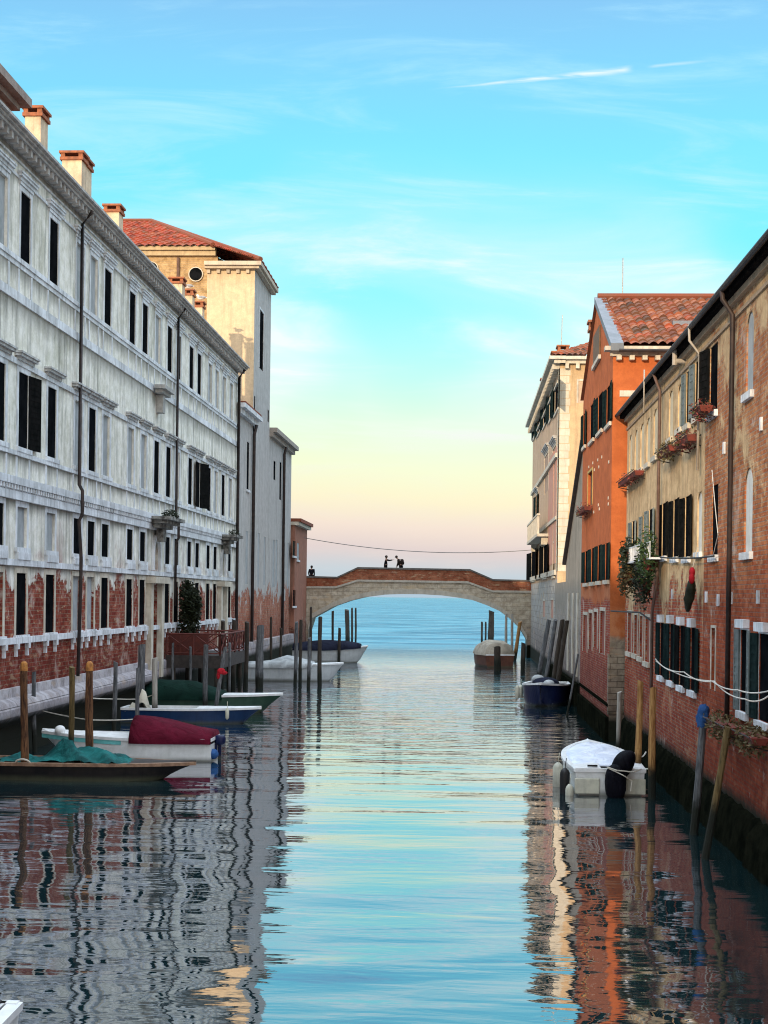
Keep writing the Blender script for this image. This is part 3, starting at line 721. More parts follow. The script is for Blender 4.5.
# chimneys: placed on the roof slope behind the eaves
def chim_at(pxl, pxr, ytop, X, ln=1.0, zb=17.6):
    Yc = X*F/((pxl+pxr)/2-465); x, z = onY((pxl+pxr)/2, ytop, Yc)
    return chimney(WB, x, Yc+ln/2, zb, z, (pxr-pxl)*Yc/F*.92, ln)
chim_at(24, 42, 106, -14.6, .9); chim_at(61, 83, 151, -15.0, .8); chim_at(66.5, 88, 158, -15.0, .8); chim_at(104, 120, 204, -15.2, .8)
chim_at(169.5, 183, 277, -15.2, .8); chim_at(184, 193, 289, -15.2, .7); chim_at(193, 203, 301, -15.2, .7)
# attic block with its own cornice near the left edge
ya, za = onX(13, 120, -13.3); y2, z2 = onX(20, 104, -13.3)
g = Face('X', -13.45, 1); mb = MB()
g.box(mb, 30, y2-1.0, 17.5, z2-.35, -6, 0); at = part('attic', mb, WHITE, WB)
mb = MB()
for dz0, dz1, d in ((-.6,-.42,.15), (-.417,-.25,.35), (-.247,0,.62)): g.box(mb, 29.5, y2-1.0+d, z2+dz0, z2+dz1, -6, d)
part('cornice', mb, plain('brown_grey_cornice', (.22,.17,.15), (.3,.25,.22), 2, .85), at)

# ================================================================== lower wing, tower, far blocks on the left bank
LW = thing('low_wing', 'narrow lower grey plastered wing between the long white building and the tall tower', 'building', (XL, 90, 0))
ya = YE+.03; yb = onX(253.2, 500, XL)[0]
f = Face('X', XL, 1); zt = onX(246, 420, XL)[1]
def pxwin(face, par, X, xa, xb, yt, yb_, **k):
    """window from its measured edges (nearer edge, farther edge, top, bottom)"""
    xm = (xa+xb)/2; Ya = onX(xa, (yt+yb_)/2, X)[0]; Yb = onX(xb, (yt+yb_)/2, X)[0]
    z1 = onX(xm, yt, X)[1]; z0 = onX(xm, yb_, X)[1]
    a, b = min(Ya, Yb), max(Ya, Yb)
    return face.window(par, a, b, z0, z1, **k)
pxwin(f, LW, XL, 246.8, 249, 442, 490, sill=TRIM); pxwin(f, LW, XL, 245.5, 248, 531, 584, pane=BLIND); pxwin(f, LW, XL, 251.2, 252.9, 533, 585, pane=BLIND)
f.wall('wall', ANNEX, LW, ya, yb, -.5, zt, 14)
mb = MB(); f.box(mb, ya-.3, yb+.1, zt, zt+.3, -.4, .25); f.box(mb, ya-.5, yb+.2, zt+.303, zt+.55, -.4, .5); part('cornice', mb, TRIM, LW)
mb = MB(); f.box(mb, ya, yb, zt+.553, zt+.7, -14, .45); part('roof', mb, TILER, LW)
yp = onX(251, 500, XL)[0]; pipe(f, LW, [(yp,zt,.3), (yp,zt-.6,.15), (yp,1.5,.15)], .1, PIPE)

TW = thing('church_tower', 'tall tower block with sunlit ochre front and red tiled hip roof above the left bank', 'church', (XL-3, 98, 0))
ta = onX(254, 350, XL)[0]; tb = onX(270.5, 350, XL)[0]; tz = onX(255, 268, XL)[1]
f = Face('X', XL, 1); pxwin(f, TW, XL, 259.5, 263.5, 311, 370, dep=.03, trim=TRIM, fw=.12)
pxwin(f, TW, XL, 253.2+.9, 255.3, 396, 412); pxwin(f, TW, XL, 267.6, 269, 410, 422)
for a, b in ((262.5,264.7), (273,275)): pass
pxwin(f, TW, XL, 263.5, 265.5, 537, 585, pane=BLIND); pxwin(f, TW, XL, 257.5, 259.5, 533, 587, pane=BLIND)
f.wall('wall', ANNEX, TW, ta, tb, -.5, tz, 2.9, top=False)
g = Face('Y', ta-.02, -1)
xl = onY(207, 300, ta)[0]
g.wall('front_wall', TOWER, TW, xl, XL-.003, -.5, tz, .015, top=True)
mb = MB(); u = xl
while u < XL: g.box(mb, u, u+.2, tz-.34, tz-.1, -.02, .2); u += .6
g.box(mb, xl-.1, XL+.3, tz-.097, tz+.06, -.02, .42); g.box(mb, xl-.1, XL+.45, tz+.063, tz+.3, -.02, .62)
f.box(mb, ta-.0, tb+.1, tz-.097, tz+.06, .02, .30); f.box(mb, ta-.0, tb+.2, tz+.063, tz+.3, -.02, .45)
part('cornice', mb, plain('tower_cornice_stone', (.5,.44,.34), (.4,.35,.28), 1.5, .85), TW)
# church body behind, with round windows
yc = ta+2.0; g2 = Face('Y', yc, -1)
xa_, ztc = onY(180, 258, yc); xb_, _ = onY(209, 258, yc)
def oculus(px, py, r):
    x, z = onY(px, py, yc); mb = MB(); mb.tube([(x, yc-.12, z), (x, yc-.02, z)], r*1.15, 20); o1 = part('oculus', mb, CREAM, TW)
    mb = MB(); mb.tube([(x, yc-.14, z), (x, yc-.122, z)], r, 20); part('pane', mb, VOID, o1)
oculus(196, 274.5, .40); oculus(151.5, 269, .40)
g2.wall('nave_wall', CHURCHBRICK, TW, -36, xl+.3, -.5, ztc+.1, 20)
mb = MB(); g2.box(mb, -36.3, xl+.2, ztc+.1, ztc+.4, -.3, .3); g2.box(mb, -36.3, xl+.2, ztc+.403, ztc+.66, -.3, .5); part('cornice', mb, plain('nave_cornice', (.5,.4,.25), None, 2), TW)
mb = MB(); mb.tube([(onY(178.5,260,yc)[0], yc-.1, ztc), (onY(178.5,260,yc)[0], yc-.1, 16)], .1, 6); part('downpipe', mb, PIPEB, TW)
ax, az_ = onY(151, 222, yc+9)
E = .7
tile_roof('roof', TILER, TW, (-36.5,yc-E,ztc+.55), (xl+.1,yc-E,ztc+.55), (ax,yc+9,az_), (-36.5,yc+9,az_), 44, 18, .09)
tile_roof('roof', TILER, TW, (xl+.1,yc-E,ztc+.56), (XL+.42,ta-.6,tz+.31), (ax+.01,yc+9.01,az_+.01), (ax,yc+9,az_), 26, 18, .09)
tile_roof('roof', TILER, TW, (XL+.42,ta-.6,tz+.31), (XL+.42,tb+.2,tz+.31), (ax+.02,yc+9.1,az_), (ax+.01,yc+9.0,az_), 36, 18, .09)
mb = MB(); mb.quad((-36.5,yc+9,az_),(ax,yc+9,az_),(XL+.42,tb+.2,tz+.31),(-36.5,yc+19,tz+.31)); part('roof', mb, TILER, TW)
mb = MB(); mb.tube([(ax,yc+9,az_+.08),(xl+.1,yc-E,ztc+.66)], .16, 8); mb.tube([(ax,yc+9,az_+.08),(XL+.42,ta-.6,tz+.4)], .16, 8); mb.tube([(ax,yc+9,az_+.08),(-36.5,yc+9,az_+.08)], .16, 8); part('ridge_tiles', mb, TILEB, TW)

GB = thing('grey_block', 'plain pale grey block with moulded eaves just beyond the tower', 'building', (XL, 108, 0))
ga = tb+.05; gb = onX(291, 500, XL)[0]; gz = onX(281, 446, XL)[1]
f = Face('X', XL, 1)
for xa, xb, yt, yb_ in ((273.5,275.5,461,480), (279.5,281.3,462,500), (272.5,274.6,540,587), (283,284.8,543,588), (287,288.5,543,588), (263.5+12,277.4,540,586)):
    pxwin(f, GB, XL, xa, xb, yt, yb_, pane=BLIND if yt > 500 else VOID)
f.wall('wall', ANNEX, GB, ga, gb, -.5, gz, 12)
mb = MB(); f.box(mb, ga+.02, gb+.2, gz, gz+.3, -.4, .25); f.box(mb, ga+.02, gb+.35, gz+.303, gz+.6, -12, .5); part('cornice', mb, plain('dirty_cornice', (.35,.31,.27), None, 2), GB)
yp = onX(281.5, 520, XL)[0]; pipe(f, GB, [(yp,gz,.3), (yp,gz-.5,.15), (yp,1.5,.15)], .1, PIPE)
mb = MB(); f.box(mb, ga+.02, gb, -.5, 1.9, -.02, .35); part('stone_base', mb, BASESTONE, GB)
mb = MB(); f.box(mb, ya, yb, -.5, 1.9, -.02, .3); part('stone_base', mb, BASESTONE, LW)
mb = MB(); f.box(mb, ta, tb, -.5, 1.9, -.02, .32); part('stone_base', mb, BASESTONE, TW)

RH = thing('red_house', 'low dull red house at the left end of the bridge', 'house', (XL+.4, 119, 0))
XR_ = XL+.3; ra = gb+.3; rb = 122.6
rz = onX(295, 525, XR_)[1]; f = Face('X', XR_, 1)
pxwin(f, RH, XR_, 293, 295.5, 541, 556, pane=SHGRN, sill=TRIM); pxwin(f, RH, XR_, 293, 295.5, 590, 606, sill=TRIM); pxwin(f, RH, XR_, 297, 299, 543, 560, pane=BLIND, sill=TRIM)
f.wall('wall', REDHOUSE, RH, ra, rb, -.5, rz, 8)
mb = MB(); f.box(mb, ra-.1, rb+.3, rz, rz+.25, -8, .3); part('cornice', mb, CREAM, RH)
mb = MB(); f.box(mb, ra-.1, rb+.4, rz+.253, rz+.5, -8, .45); part('roof', mb, TILER, RH)

# ================================================================== bridge
YBR = 122.7; BW = 3.4
BR = thing('arched_bridge', 'low single arch stone footbridge with brick parapet spanning the canal mouth', 'bridge', (-4, YBR, 0))
intr = [(308,630),(312,618),(334,606),(350,600.5),(366,596.7),(384,594.4),(401.7,593.8),(422,594),(442,595.2),(458,597.3),(473,600),(487,605),(500,611),(510,618.5),(520,628),(527,640)]
topl = [(286,587.5),(300,587.5),(335.7,587.5),(357.7,580.8),(467.7,582.5),(493,591.6),(531,592),(560,592.3)]
capl = [(286,575.7),(300,575.7),(337,576.7),(357.7,567),(470,569),(493,579),(531,580),(560,580)]
I = [onY(a, b, YBR) for a, b in intr]; T = [onY(a, b, YBR) for a, b in topl]; C_ = [onY(a, b, YBR) for a, b in capl]
def interp(L_, x): return float(np.interp(x, [p[0] for p in L_], [p[1] for p in L_]))
xs = sorted({*[p[0] for p in I], *[p[0] for p in T], -14.6, 6.5, *np.linspace(I[0][0], I[-1][0], 40).tolist()})
xs = [x for x in xs if -14.6 <= x <= 6.5]
sm_I = np.array(I)
def zi(x):
    if x < I[0][0]-1e-6 or x > I[-1][0]+1e-6: return -.5
    return interp(I, x)
mb = MB()
def strip(mb, x0, x1, b0, b1, t0, t1, y0, y1):
    mb.hexa([(x0,y0,b0),(x1,y0,b1),(x1,y1,b1),(x0,y1,b0),(x0,y0,t0),(x1,y0,t1),(x1,y1,t1),(x0,y1,t0)])
for a, b in zip(xs[:-1], xs[1:]):
    m = (a+b)/2
    if m < I[0][0] or m > I[-1][0]: ba = bb = -.5
    else: ba, bb = interp(I, a), interp(I, b)
    strip(mb, a, b, ba, bb, interp(T, a), interp(T, b), YBR, YBR+BW)
part('deck_arch', mb, BRIDGEST, BR, recalc=False)
mb = MB()
for a, b in zip(xs[:-1], xs[1:]):
    m = (a+b)/2
    if I[0][0] <= m <= I[-1][0]:
        strip(mb, a, b, interp(I, a)-.02, interp(I, b)-.02, interp(I, a)+.36, interp(I, b)+.36, YBR-.06, YBR+.05)
part('arch_ring', mb, BRIDGEARCH, BR, recalc=False)
for y0, y1 in ((YBR+.02, YBR+.30), (YBR+BW-.30, YBR+BW-.02)):
    mb = MB(); mc = MB(); ms = MB()
    px_ = [x for x in sorted({*[p[0] for p in T], *[p[0] for p in C_], -14.6, 6.5}) if -14.6 <= x <= 6.5]
    for a, b in zip(px_[:-1], px_[1:]):
        ta_, tb_ = interp(T, a), interp(T, b); ca, cb = interp(C_, a), interp(C_, b)
        strip(mb, a, b, ta_+.002, tb_+.002, ca-.14, cb-.14, y0, y1)
        strip(mc, a, b, ca-.138, cb-.138, ca, cb, y0-.07, y1+.07)
        strip(ms, a, b, ta_-.06, tb_-.06, ta_+.10, tb_+.10, y0-.10, y0-.002)
    p = part('parapet', mb, BRIDGEBRICK, BR, recalc=False); part('coping', mc, CAPST, p, recalc=False); part('string_course', ms, BRIDGEARCH, p, recalc=False)
mb = MB()
for a, b in zip(xs[:-1], xs[1:]): strip(mb, a, b, interp(T, a)+.004, interp(T, b)+.004, interp(T, a)+.32, interp(T, b)+.32, YBR+.304, YBR+BW-.304)
part('paving', mb, CAPST, BR, recalc=False)
# dark wet foot of the abutments
mb = MB(); mb.box(-14.6, I[0][0]-.02, YBR-.15, YBR+BW, -.5, 1.0); mb.box(I[-1][0]+.02, 6.5, YBR-.15, YBR+BW, -.5, 1.0); part('footing', mb, BARRIER, BR)
# ================================================================== right bank: palazzo, lean-to, orange house, tan house
XP = 5.24
PA = thing('palazzo', 'cream and pink palazzo with stone quoins at the right end of the bridge', 'building', (XP, 86, 0))
pa = onX(559.3, 400, XP)[0]; pb = YBR-.05; pz = onX(559, 366, XP)[1]
f = Face('X', XP, -1)
def prw(px, par=None, **k): return pxwin(f, par or PA, XP, *px, **k)
def shut2(face, w, a, b, z0, z1, mat=SHGRN, ang=3, far=True, nearr=True):
    h = (b-a)/2
    if nearr: face.shutter(w, a, -1, h, z0, z1, ang, mat)
    if far: face.shutter(w, b, 1, h, z0, z1, ang, mat)
def pw(face, par, X, q, mat=None, ang=3, sm=SHGRN, far=True, nearr=True, **k):
    w_ = pxwin(face, par, X, *q, **k); a, b, c, d = face.holes[-1][:4]
    if mat is not False: shut2(face, w_, a, b, c+.02, d-.02, sm, ang, far, nearr)
    return w_
for q in ((555,559,384,411),(549.5,553,392,418),(543.5,546.5,402,425),(538,541,409,432),(534.2,536.2,415,436)): pw(f, PA, XP, q, trim=CREAM, fw=.12, sill=CREAM)
for q in ((552.5,556,448,484),(544.5,548.5,455,492),(536,538,495,515)): pw(f, PA, XP, q, mat=None if q[0] == 536 else False, trim=CREAM, fw=.15, ped=.9, pane=plain('pink_field_window',(.4,.28,.2)) if q[0] > 540 else VOID)
for q in ((543.5,547.5,545,577),(531.5,536,551,580)): pw(f, PA, XP, q, trim=CREAM, fw=.15, sill=CREAM, sm=SHBLK)
for q in ((553,555,543,576),(539.5,541,546,577)): pw(f, PA, XP, q, mat=False, trim=CREAM, fw=.12, sill=CREAM)
for q in ((551,553.5,600,618),(543,545,601,617)): pw(f, PA, XP, q, mat=False, pane=PALPINK, trim=CREAM, fw=.12)
f.wall('wall', PALAZZO, PA, pa, pb, -.5, pz, 10)
mb = MB()
for ya_, yb2 in ((onX(553.5,500,XP)[0], onX(548.5,500,XP)[0]), (onX(556.5,500,XP)[0], onX(554.5,500,XP)[0])):
    f.box(mb, min(ya_,yb2), max(ya_,yb2), 6.8, 13.6, -.02, .02)
part('pink_panel', mb, PALPINK, PA)
mb = MB()
for z0, z1, d in ((pz-.95,pz-.8,.08), (12.9,13.15,.14), (9.3,9.5,.1), (6.1,6.4,.12)): f.box(mb, pa+.9, pb, z0, z1, -.02, d)
part('string_course', mb, CREAM, PA)
ya_ = onX(544, 530, XP-.3)[0]; yb2 = onX(533, 530, XP-.3)[0]; zb_ = onX(538, 541, XP-.3)[1]; zt_ = onX(538, 520, XP-.3)[1]
mb = MB(); f.box(mb, ya_, yb2, zb_, zb_+.18, -.02, .75); f.box(mb, ya_, yb2, zt_-.12, zt_, .55, .75)
y = ya_+.1
while y < yb2: f.box(mb, y, y+.14, zb_+.18, zt_-.12, .6, .72); y += .34
for y in (ya_+.4, yb2-.8): f.box(mb, y, y+.3, zb_-.5, zb_, -.02, .45)
part('balcony', mb, CREAM, PA)
mb = MB(); f.box(mb, pa-.5, pb, pz+.003, pz+.2, -.3, .35); f.box(mb, pa-.7, pb, pz+.203, pz+.38, -.3, .62)
y = pa
while y < pb-.3: f.box(mb, y, y+.22, pz-.28, pz, -.02, .42); y += .62
g = Face('Y', pa, -1); g.box(mb, XP+.0, XP+3.4, pz+.003, pz+.2, .0, .35); g.box(mb, XP+.0, XP+3.4, pz+.203, pz+.38, .0, .62)
u = XP+.3
while u < XP+3.2: g.box(mb, u, u+.2, pz-.28, pz, -.02, .4); u += .6
part('cornice', mb, CREAM, PA)
mb = MB(); k = 0; z = 6.3
while z < pz-.3:          # quoins
    wq = .62; f.box(mb, pa-.03, pa+.75+.06*(k % 2), z, z+.40, -.02, .035); g.box(mb, XP-.038, XP+wq-.06*(k % 2), z, z+.40, -.02, .03); z += .43; k += 1
part('quoins', mb, plain('quoin_stone', (.58,.53,.42), (.5,.45,.35), 2, .8), PA)
pg = Face('Y', pa-.02, -1)
x0, z1 = onY(578.5, 381, pa); x1, z0 = onY(584.5, 403, pa); pg.window(PA, x0, x1, z0, z1, trim=CREAM, fw=.1, pane=SHBRN, dep=.08)
pg.wall('front_wall', wall_mat('palazzo_ochre_side', (.56,.40,.23), (.48,.34,.2), (.4,.2,.1), (.5,.3,.2), zlo=1, zhi=4, amt=1.5, streak=.25, ps=.3), PA, XP+.02, XP+9, -.5, pz, .3)
tile_roof('roof', TILEB, PA, (XP-.6,pa-.6,pz+.4), (XP+9,pa-.6,pz+.4), (XP+9,pa+8,pz+2.6), (XP+2.5,pa+8,pz+2.6), 30, 14, .08)
mb = MB(); mb.quad((XP-.6,pa-.6,pz+.4),(XP+2.5,pa+8,pz+2.6),(XP+2.5,pb-8,pz+2.6),(XP-.6,pb,pz+.4)); part('roof', mb, TILEB, PA)
def chim2(par, pxl, pxr, ytop, Yc, ln, zb):
    x, z = onY((pxl+pxr)/2, ytop, Yc); return chimney(par, x, Yc+ln/2, zb, z, (pxr-pxl)*Yc/F*.9, ln, .42)
chim2(PA, 558, 568.5, 345, pa+3, 1.0, pz+.3); chim2(PA, 552.5, 559, 351, pa+6, .9, pz+.3); chim2(PA, 548, 553, 364, pa+13, .9, pz+.3); chim2(PA, 541.5, 547, 378, pa+22, .9, pz)
mb = MB()
x, z = onY(561.5, 315, pa+5); mb.tube([(x,pa+5,pz+1), (x+.05,pa+5,z)], .025, 5)
part('aerial', mb, METAL, PA)

LT = thing('lean_to', 'grey rendered wall with a steep sloping top leaning against the orange house', 'building', (5.1, 66, 0))
XLt = 5.12; la = onX(583.5, 500, XLt)[0]; lb = onX(566, 565, XLt)[0]; z_a = onX(583, 445, XLt)[1]; z_b = onX(566, 565, XLt)[1]
mb = MB(); mb.hexa([(XLt,la,-.5),(XLt,lb,-.5),(XLt+6,lb,-.5),(XLt+6,la,-.5),(XLt,la,z_a),(XLt,lb,z_b),(XLt+6,lb,z_b),(XLt+6,la,z_a)])
part('wall', mb, LEANTO, LT)
mb = MB(); mb.hexa([(XLt-.18,la,z_a+.004),(XLt-.18,lb+.2,z_b+.004),(XLt+6,lb+.2,z_b+.004),(XLt+6,la,z_a+.004),(XLt-.18,la,z_a+.16),(XLt-.18,lb+.2,z_b+.16),(XLt+6,lb+.2,z_b+.16),(XLt+6,la,z_a+.16)])
part('coping', mb, PIPE, LT)
f = Face('X', XLt, -1)
for px in (568.5, 573, 577.5):
    mb = MB(); yy = onX(px, 640, XLt)[0]; f.box(mb, yy-.35, yy+.35, 1.2, 5.0, .004, .06); part('buttress', mb, CREAM, LT)
mb = MB(); f.box(mb, la, pa, -.5, 1.0, .11, .3); part('waterline_step', mb, BARRIER, LT)
mb = MB(); f.box(mb, lb, pa-.02, -.5, 5.6, -3, -.02); part('garden_wall', mb, LEANTO, LT)

XO = 4.8
OH = thing('orange_house', 'bright orange gabled house with weathered tiled roof and dark green shutters', 'house', (XO, 50, 0))
oa = onX(613, 356, XO)[0]; ob = onX(583.2, 420, XO)[0]; oz = onX(613.5, 352, XO)[1]
ym = (oa+ob)/2; xr_, zr = onX(600.5, 297, XO)[0], onX(600.5, 297, XO)[1]
f = Face('X', XO, -1)
for q in ((606.8,611,386,424),(598.2,602.5,394,431),(590.3,594.2,404,440),(583.6,586,413,446)): pw(f, OH, XO, q, sill=CREAM, far=q[0] != 590.3, nearr=q[0] != 598.2)
for q in ((605.4,609,543,580),(597.9,601.2,545,581),(591.4,594.8,548,582),(585,588.2,551,583)): pw(f, OH, XO, q, sill=CREAM)
w_ = pxwin(f, OH, XO, 588, 592.5, 472, 506, pane=SHBRN, dep=.1, trim=plain('yellow_frame', (.5,.36,.12), None, 3), fw=.1)
for q in ((583.2,587.4,615,652),(589,592.4,613,650),(594,597.6,612,648),(600.2,605,611,654)): pxwin(f, OH, XO, *q, pane=plain('bricked_up_infill', (.30,.08,.05), (.22,.06,.04), 3), dep=.06, trim=CREAM, fw=.13)
f.wall('wall', ORANGE, OH, oa, ob, -.5, oz, 14, top=False)
mb = MB(); mb.quad(f.P(oa,oz), f.P(ob,oz), f.P(ym,zr)); part('gable', mb, ORANGE, OH)
mb = MB(); yv = [onX(px, 345, XO)[0] for px in (594.8, 600.8)]; v0 = onX(598, 360, XO)[1]; v1 = onX(598, 331, XO)[1]
f.box(mb, min(yv), max(yv), v0, v1, .01, .06); gw = part('window', mb, SHBRN, OH)
mb = MB(); a_, b_ = min(yv), max(yv)
f.box(mb, a_-.2, b_+.2, v0-.15, v0-.003, .01, .10); part('frame', mb, CREAM, gw)
mb = MB()
for px, py in ((589,467),(593,463),(598,460),(602,457),(594.5,452+18),(599,449+18),(609,452+10),(594,512),(599.5,509),(608.5,504),(598.5,497+8),(608.5,498)):
    yy, zz = onX(px, py, XO); f.box(mb, yy-.09, yy+.09, zz-.05, zz+.05, -.02, .02)
part('wall_vents', mb, CREAM, OH)
mb = MB(); f.box(mb, oa, ob, 1.15, 1.25, -.02, .05); f.box(mb, oa, ob, -.5, .8, -.02, .12); part('plinth', mb, BARRIER, OH)
# stone patch at the corner
g = Face('Y', oa-.02, -1)
mb = MB(); g.box(mb, XO-.02, XO+1.2, .9, onY(616, 655, oa)[1], -.02, .03); f.box(mb, oa-.02, oa+.35, .9, 2.9, .0, .03)
part('corner_stonework', mb, wall_mat('rough_corner_stone', (.42,.37,.28), (.36,.31,.23), (.45,.4,.3), (.36,.3,.22), zlo=-9, zhi=30, amt=.1, mortar=(.12,.1,.08), bw=.45, bh=.2), OH)
g.wall('front_wall', ORANGE_SIDE, OH, XO+.003, XO+14, -.5, oz, .015)
mb = MB(); g.box(mb, XO-.1, XO+14, oz-.12, oz+.02, -.02, .12); g.box(mb, XO-.3, XO+14, oz+.023, oz+.16, -.02, .42)
u = XO+.1
while u < XO+13: g.box(mb, u, u+.16, oz-.27, oz-.123, -.02, .3); u += .42
part('cornice', mb, CREAM, OH)
mb = MB(); x0, z0 = onY(619.5, 393, oa); g.box(mb, x0, x0+.9, z0-.12, z0+.08, -.02, .03)
part('wall_plaque', mb, CREAM, OH)
tile_roof('roof', TILEB, OH, (XO+.25,oa-.45,oz+.17), (XO+12,oa-.45,oz+.17), (XO+12,ym,zr+.15), (XO+.05,ym,zr+.15), 40, 16, .085)
mb = MB(); mb.quad((XO-.1,ym,zr+.13),(XO+12,ym,zr+.13),(XO+12,ob+.4,oz+.1),(XO-.1,ob+.4,oz+.1)); part('roof', mb, TILEB, OH)
mb = MB()
mb.hexa([(XO-.12,oa-.5,oz+.0),(XO+.3,oa-.5,oz+.0),(XO+.3,ym,zr+.0),(XO-.12,ym,zr+.0),(XO-.12,oa-.5,oz+.24),(XO+.3,oa-.5,oz+.24),(XO+.3,ym,zr+.24),(XO-.12,ym,zr+.24)])
part('verge_flashing', mb, LEAD, OH)
mb = MB(); mb.tube([(XO,ym,zr+.26),(XO+12,ym,zr+.26)], .13, 8); part('ridge_tiles', mb, TILEB, OH)
mb = MB(); mb.tube([(XO+.15,oa-.5,oz-.0),(XO+12,oa-.5,oz-.02)], .06, 6); part('gutter', mb, PIPE, OH)
chim2(OH, 590.5, 593.5, 320, ob-2.5, .6, oz+.5)
mb = MB(); x, z = onY(623, 258, ym+.5); mb.tube([(x,ym+.5,zr), (x,ym+.5,z)], .02, 5); part('aerial', mb, METAL, OH)
x, z = onY(680, 331, oa+3.0); mb = MB(); mb.box(x-.35, x+.3, oa+2.2, oa+3.0, z-.9, z+.22); sk_ = part('skylight', mb, LEAD, OH)

XR = 5.25
TH = thing('tan_house', 'long tan plastered house with crumbling red brick ground floor lining the right bank', 'house', (XR, 35, 0))
tb_ = onX(627.3, 450, XR)[0]; e0 = onX(693, 319, XR-.34)[1]; tzz = e0-.1
ys = onX(704.5, 500, XR)[0]
fa = Face('X', XR, -1); fb = Face('X', XR, -1)
CRM = plain('cream_reveal_panel', (.66,.58,.40), (.56,.48,.33), 2, .85)
for q in ((629.3,632,435,479),(634.8,637.8,430,472),(640.5,643.8,424,468),(646.6,650.2,418,463),(653.6,657.6,409,456),(669,673,391,438),(678,682.6,384,428)):
    pxwin(fa, TH, XR, *q, pane=CRM, dep=.03, sill=CREAM, arch=.25, fw=.04)
pw(fa, TH, XR, (686.3,690.4,371,424), sm=SHGREY, ang=7, sill=CREAM, fw=.04); pw(fa, TH, XR, (695.2,700,361,416), sm=SHGREY, ang=9, sill=CREAM, fw=.04)
w_ = pxwin(fb, TH, XR, 710, 717.5, 345, 412, sill=TRIM, fw=.05); a, b, c, d = fb.holes[-1][:4]; fb.shutter(w_, b, 1, .55, c, d, 12, SHBLK)
pxwin(fb, TH, XR, 746.5, 753.5, 312, 392, pane=BLIND, dep=.03, arch=.5, sill=TRIM, fw=.06)
pxwin(fb, TH, XR, 744.5, 752.5, 468, 552, pane=plain('white_blind', (.6,.62,.6), (.5,.52,.5), 2), dep=.03, arch=.5, sill=TRIM, fw=.06)
for q in ((632,635.6,521,557),(642.8,646.4,515,552),(649,653.6,509,550)): pw(fa, TH, XR, q, sm=SHGREY, ang=4, sill=CREAM, fw=.05)
for q in ((629,631,527,556),(638.5,641,520,552)): pxwin(fa, TH, XR, *q, pane=CRM, dep=.03, sill=CREAM, fw=.04)
for q in ((662,667,503,556),(673.4,678.4,499,557),(685,690.5,496,557)): pw(fa, TH, XR, q, sm=SHBLK, ang=4, sill=TRIM, fw=.05, nearr=True)
pxwin(fa, TH, XR, 697.4, 702, 492, 552, pane=plain('white_blind_panel', (.66,.66,.6), (.5,.5,.45), 2), dep=.03, sill=TRIM, arch=.3, fw=.05)
w_ = pxwin(fb, TH, XR, 712, 718, 485, 555, sill=TRIM, fw=.05)
for q in ((627.9,631.8,613,652),(634.4,637.6,615,654),(639.8,643,616,657),(645.4,650,617,662)):
    pxwin(fa, TH, XR, *q, pane=plain('bricked_infill', (.32,.10,.06), (.24,.07,.05), 3), dep=.05, trim=CREAM, fw=.09, sill=CREAM)
for q in ((660,664.5,623,676),(669.5,674.5,624,681),(679.5,685,626,686),(690.5,696.5,628,691)):
    w_ = pxwin(fa, TH, XR, *q, sill=TRIM, fw=.03); a, b, c, d = fa.holes[-1][:4]; shut2(fa, w_, a, b, c, d, SHGRN if q[0] != 679.5 else SHBLK, 3)
    mb = MB(); m_ = (a+b)/2; fa.box(mb, m_-.32, m_+.32, d+.02, d+.22, -.02, .12); part('lintel', mb, TRIM, w_)
w_ = pxwin(fb, TH, XR, 711.5, 715.5, 628, 690, pane=plain('brick_niche', (.28,.08,.05), None, 4), dep=.06, trim=CREAM, fw=.06)
for q in ((740.5,748.5,630,712),(759,770,634,722)):
    w_ = pxwin(fb, TH, XR, *q, sill=TRIM, trim=TRIM, fw=.03); a, b, c, d = fb.holes[-1][:4]
    if q[0] == 740.5: fb.shutter(w_, a, -1, (b-a)*.5, c, d, 5, SHGREY); fb.shutter(w_, b, 1, (b-a)*.45, c, d, 4, SHGREY)
    else: fb.shutter(w_, b, 1, (b-a)*.5, c, d, 4, SHGRN)
    mb = MB(); m_ = (a+b)/2; fb.box(mb, m_-.45, m_+.45, d+.04, d+.20, -.02, .12); part('lintel', mb, TRIM, w_)
fa.wall('wall', TAN, TH, ys, tb_, -.5, tzz, 9); fb.wall('wall', TANBRICK, TH, -20, ys, -.5, tzz, 9)
mb = MB(); fa.box(mb, -20, tb_+.35, e0-.20, e0-.10, .002, .22); fa.box(mb, -20, tb_+.4, e0-.097, e0, -9, .32); part('roof_eaves', mb, EAVE, TH)
mb = MB(); mb.tube([fa.P(y, e0-.10, .33) for y in (-20, tb_+.4)], .06, 8); part('gutter', mb, PIPE, TH)
mb = MB(); fa.box(mb, -20, tb_+.1, e0-.34, e0-.203, -.02, .10); fa.box(mb, -20, tb_+.05, e0-.62, e0-.55, -.02, .04); part('eaves_cornice', mb, plain('tan_cornice', (.42,.32,.22), (.33,.25,.17), 2), TH)
mb = MB(); mb.quad((XR-.32,-20,e0+.01),(XR-.32,tb_+.4,e0+.01),(XR+4,tb_+.4,e0+1.6),(XR+4,-20,e0+1.6)); mb.quad((XR+9,-20,e0+.01),(XR+9,tb_+.4,e0+.01),(XR+4,tb_+.4,e0+1.6),(XR+4,-20,e0+1.6)); mb.quad((XR-.32,tb_+.4,e0),(XR+9,tb_+.4,e0),(XR+4,tb_+.4,e0+1.6)); part('roof', mb, TILEB, TH)
yp = onX(737.3, 450, XR)[0]
pipe(fa, TH, [(yp,e0-.1,.33),(yp,e0-.3,.32),(yp,e0-.6,.12),(yp,1.9,.14)], .05, PIPE)
yp = onX(664.8, 430, XR)[0]; y9 = onX(658, 616, XR)[0]
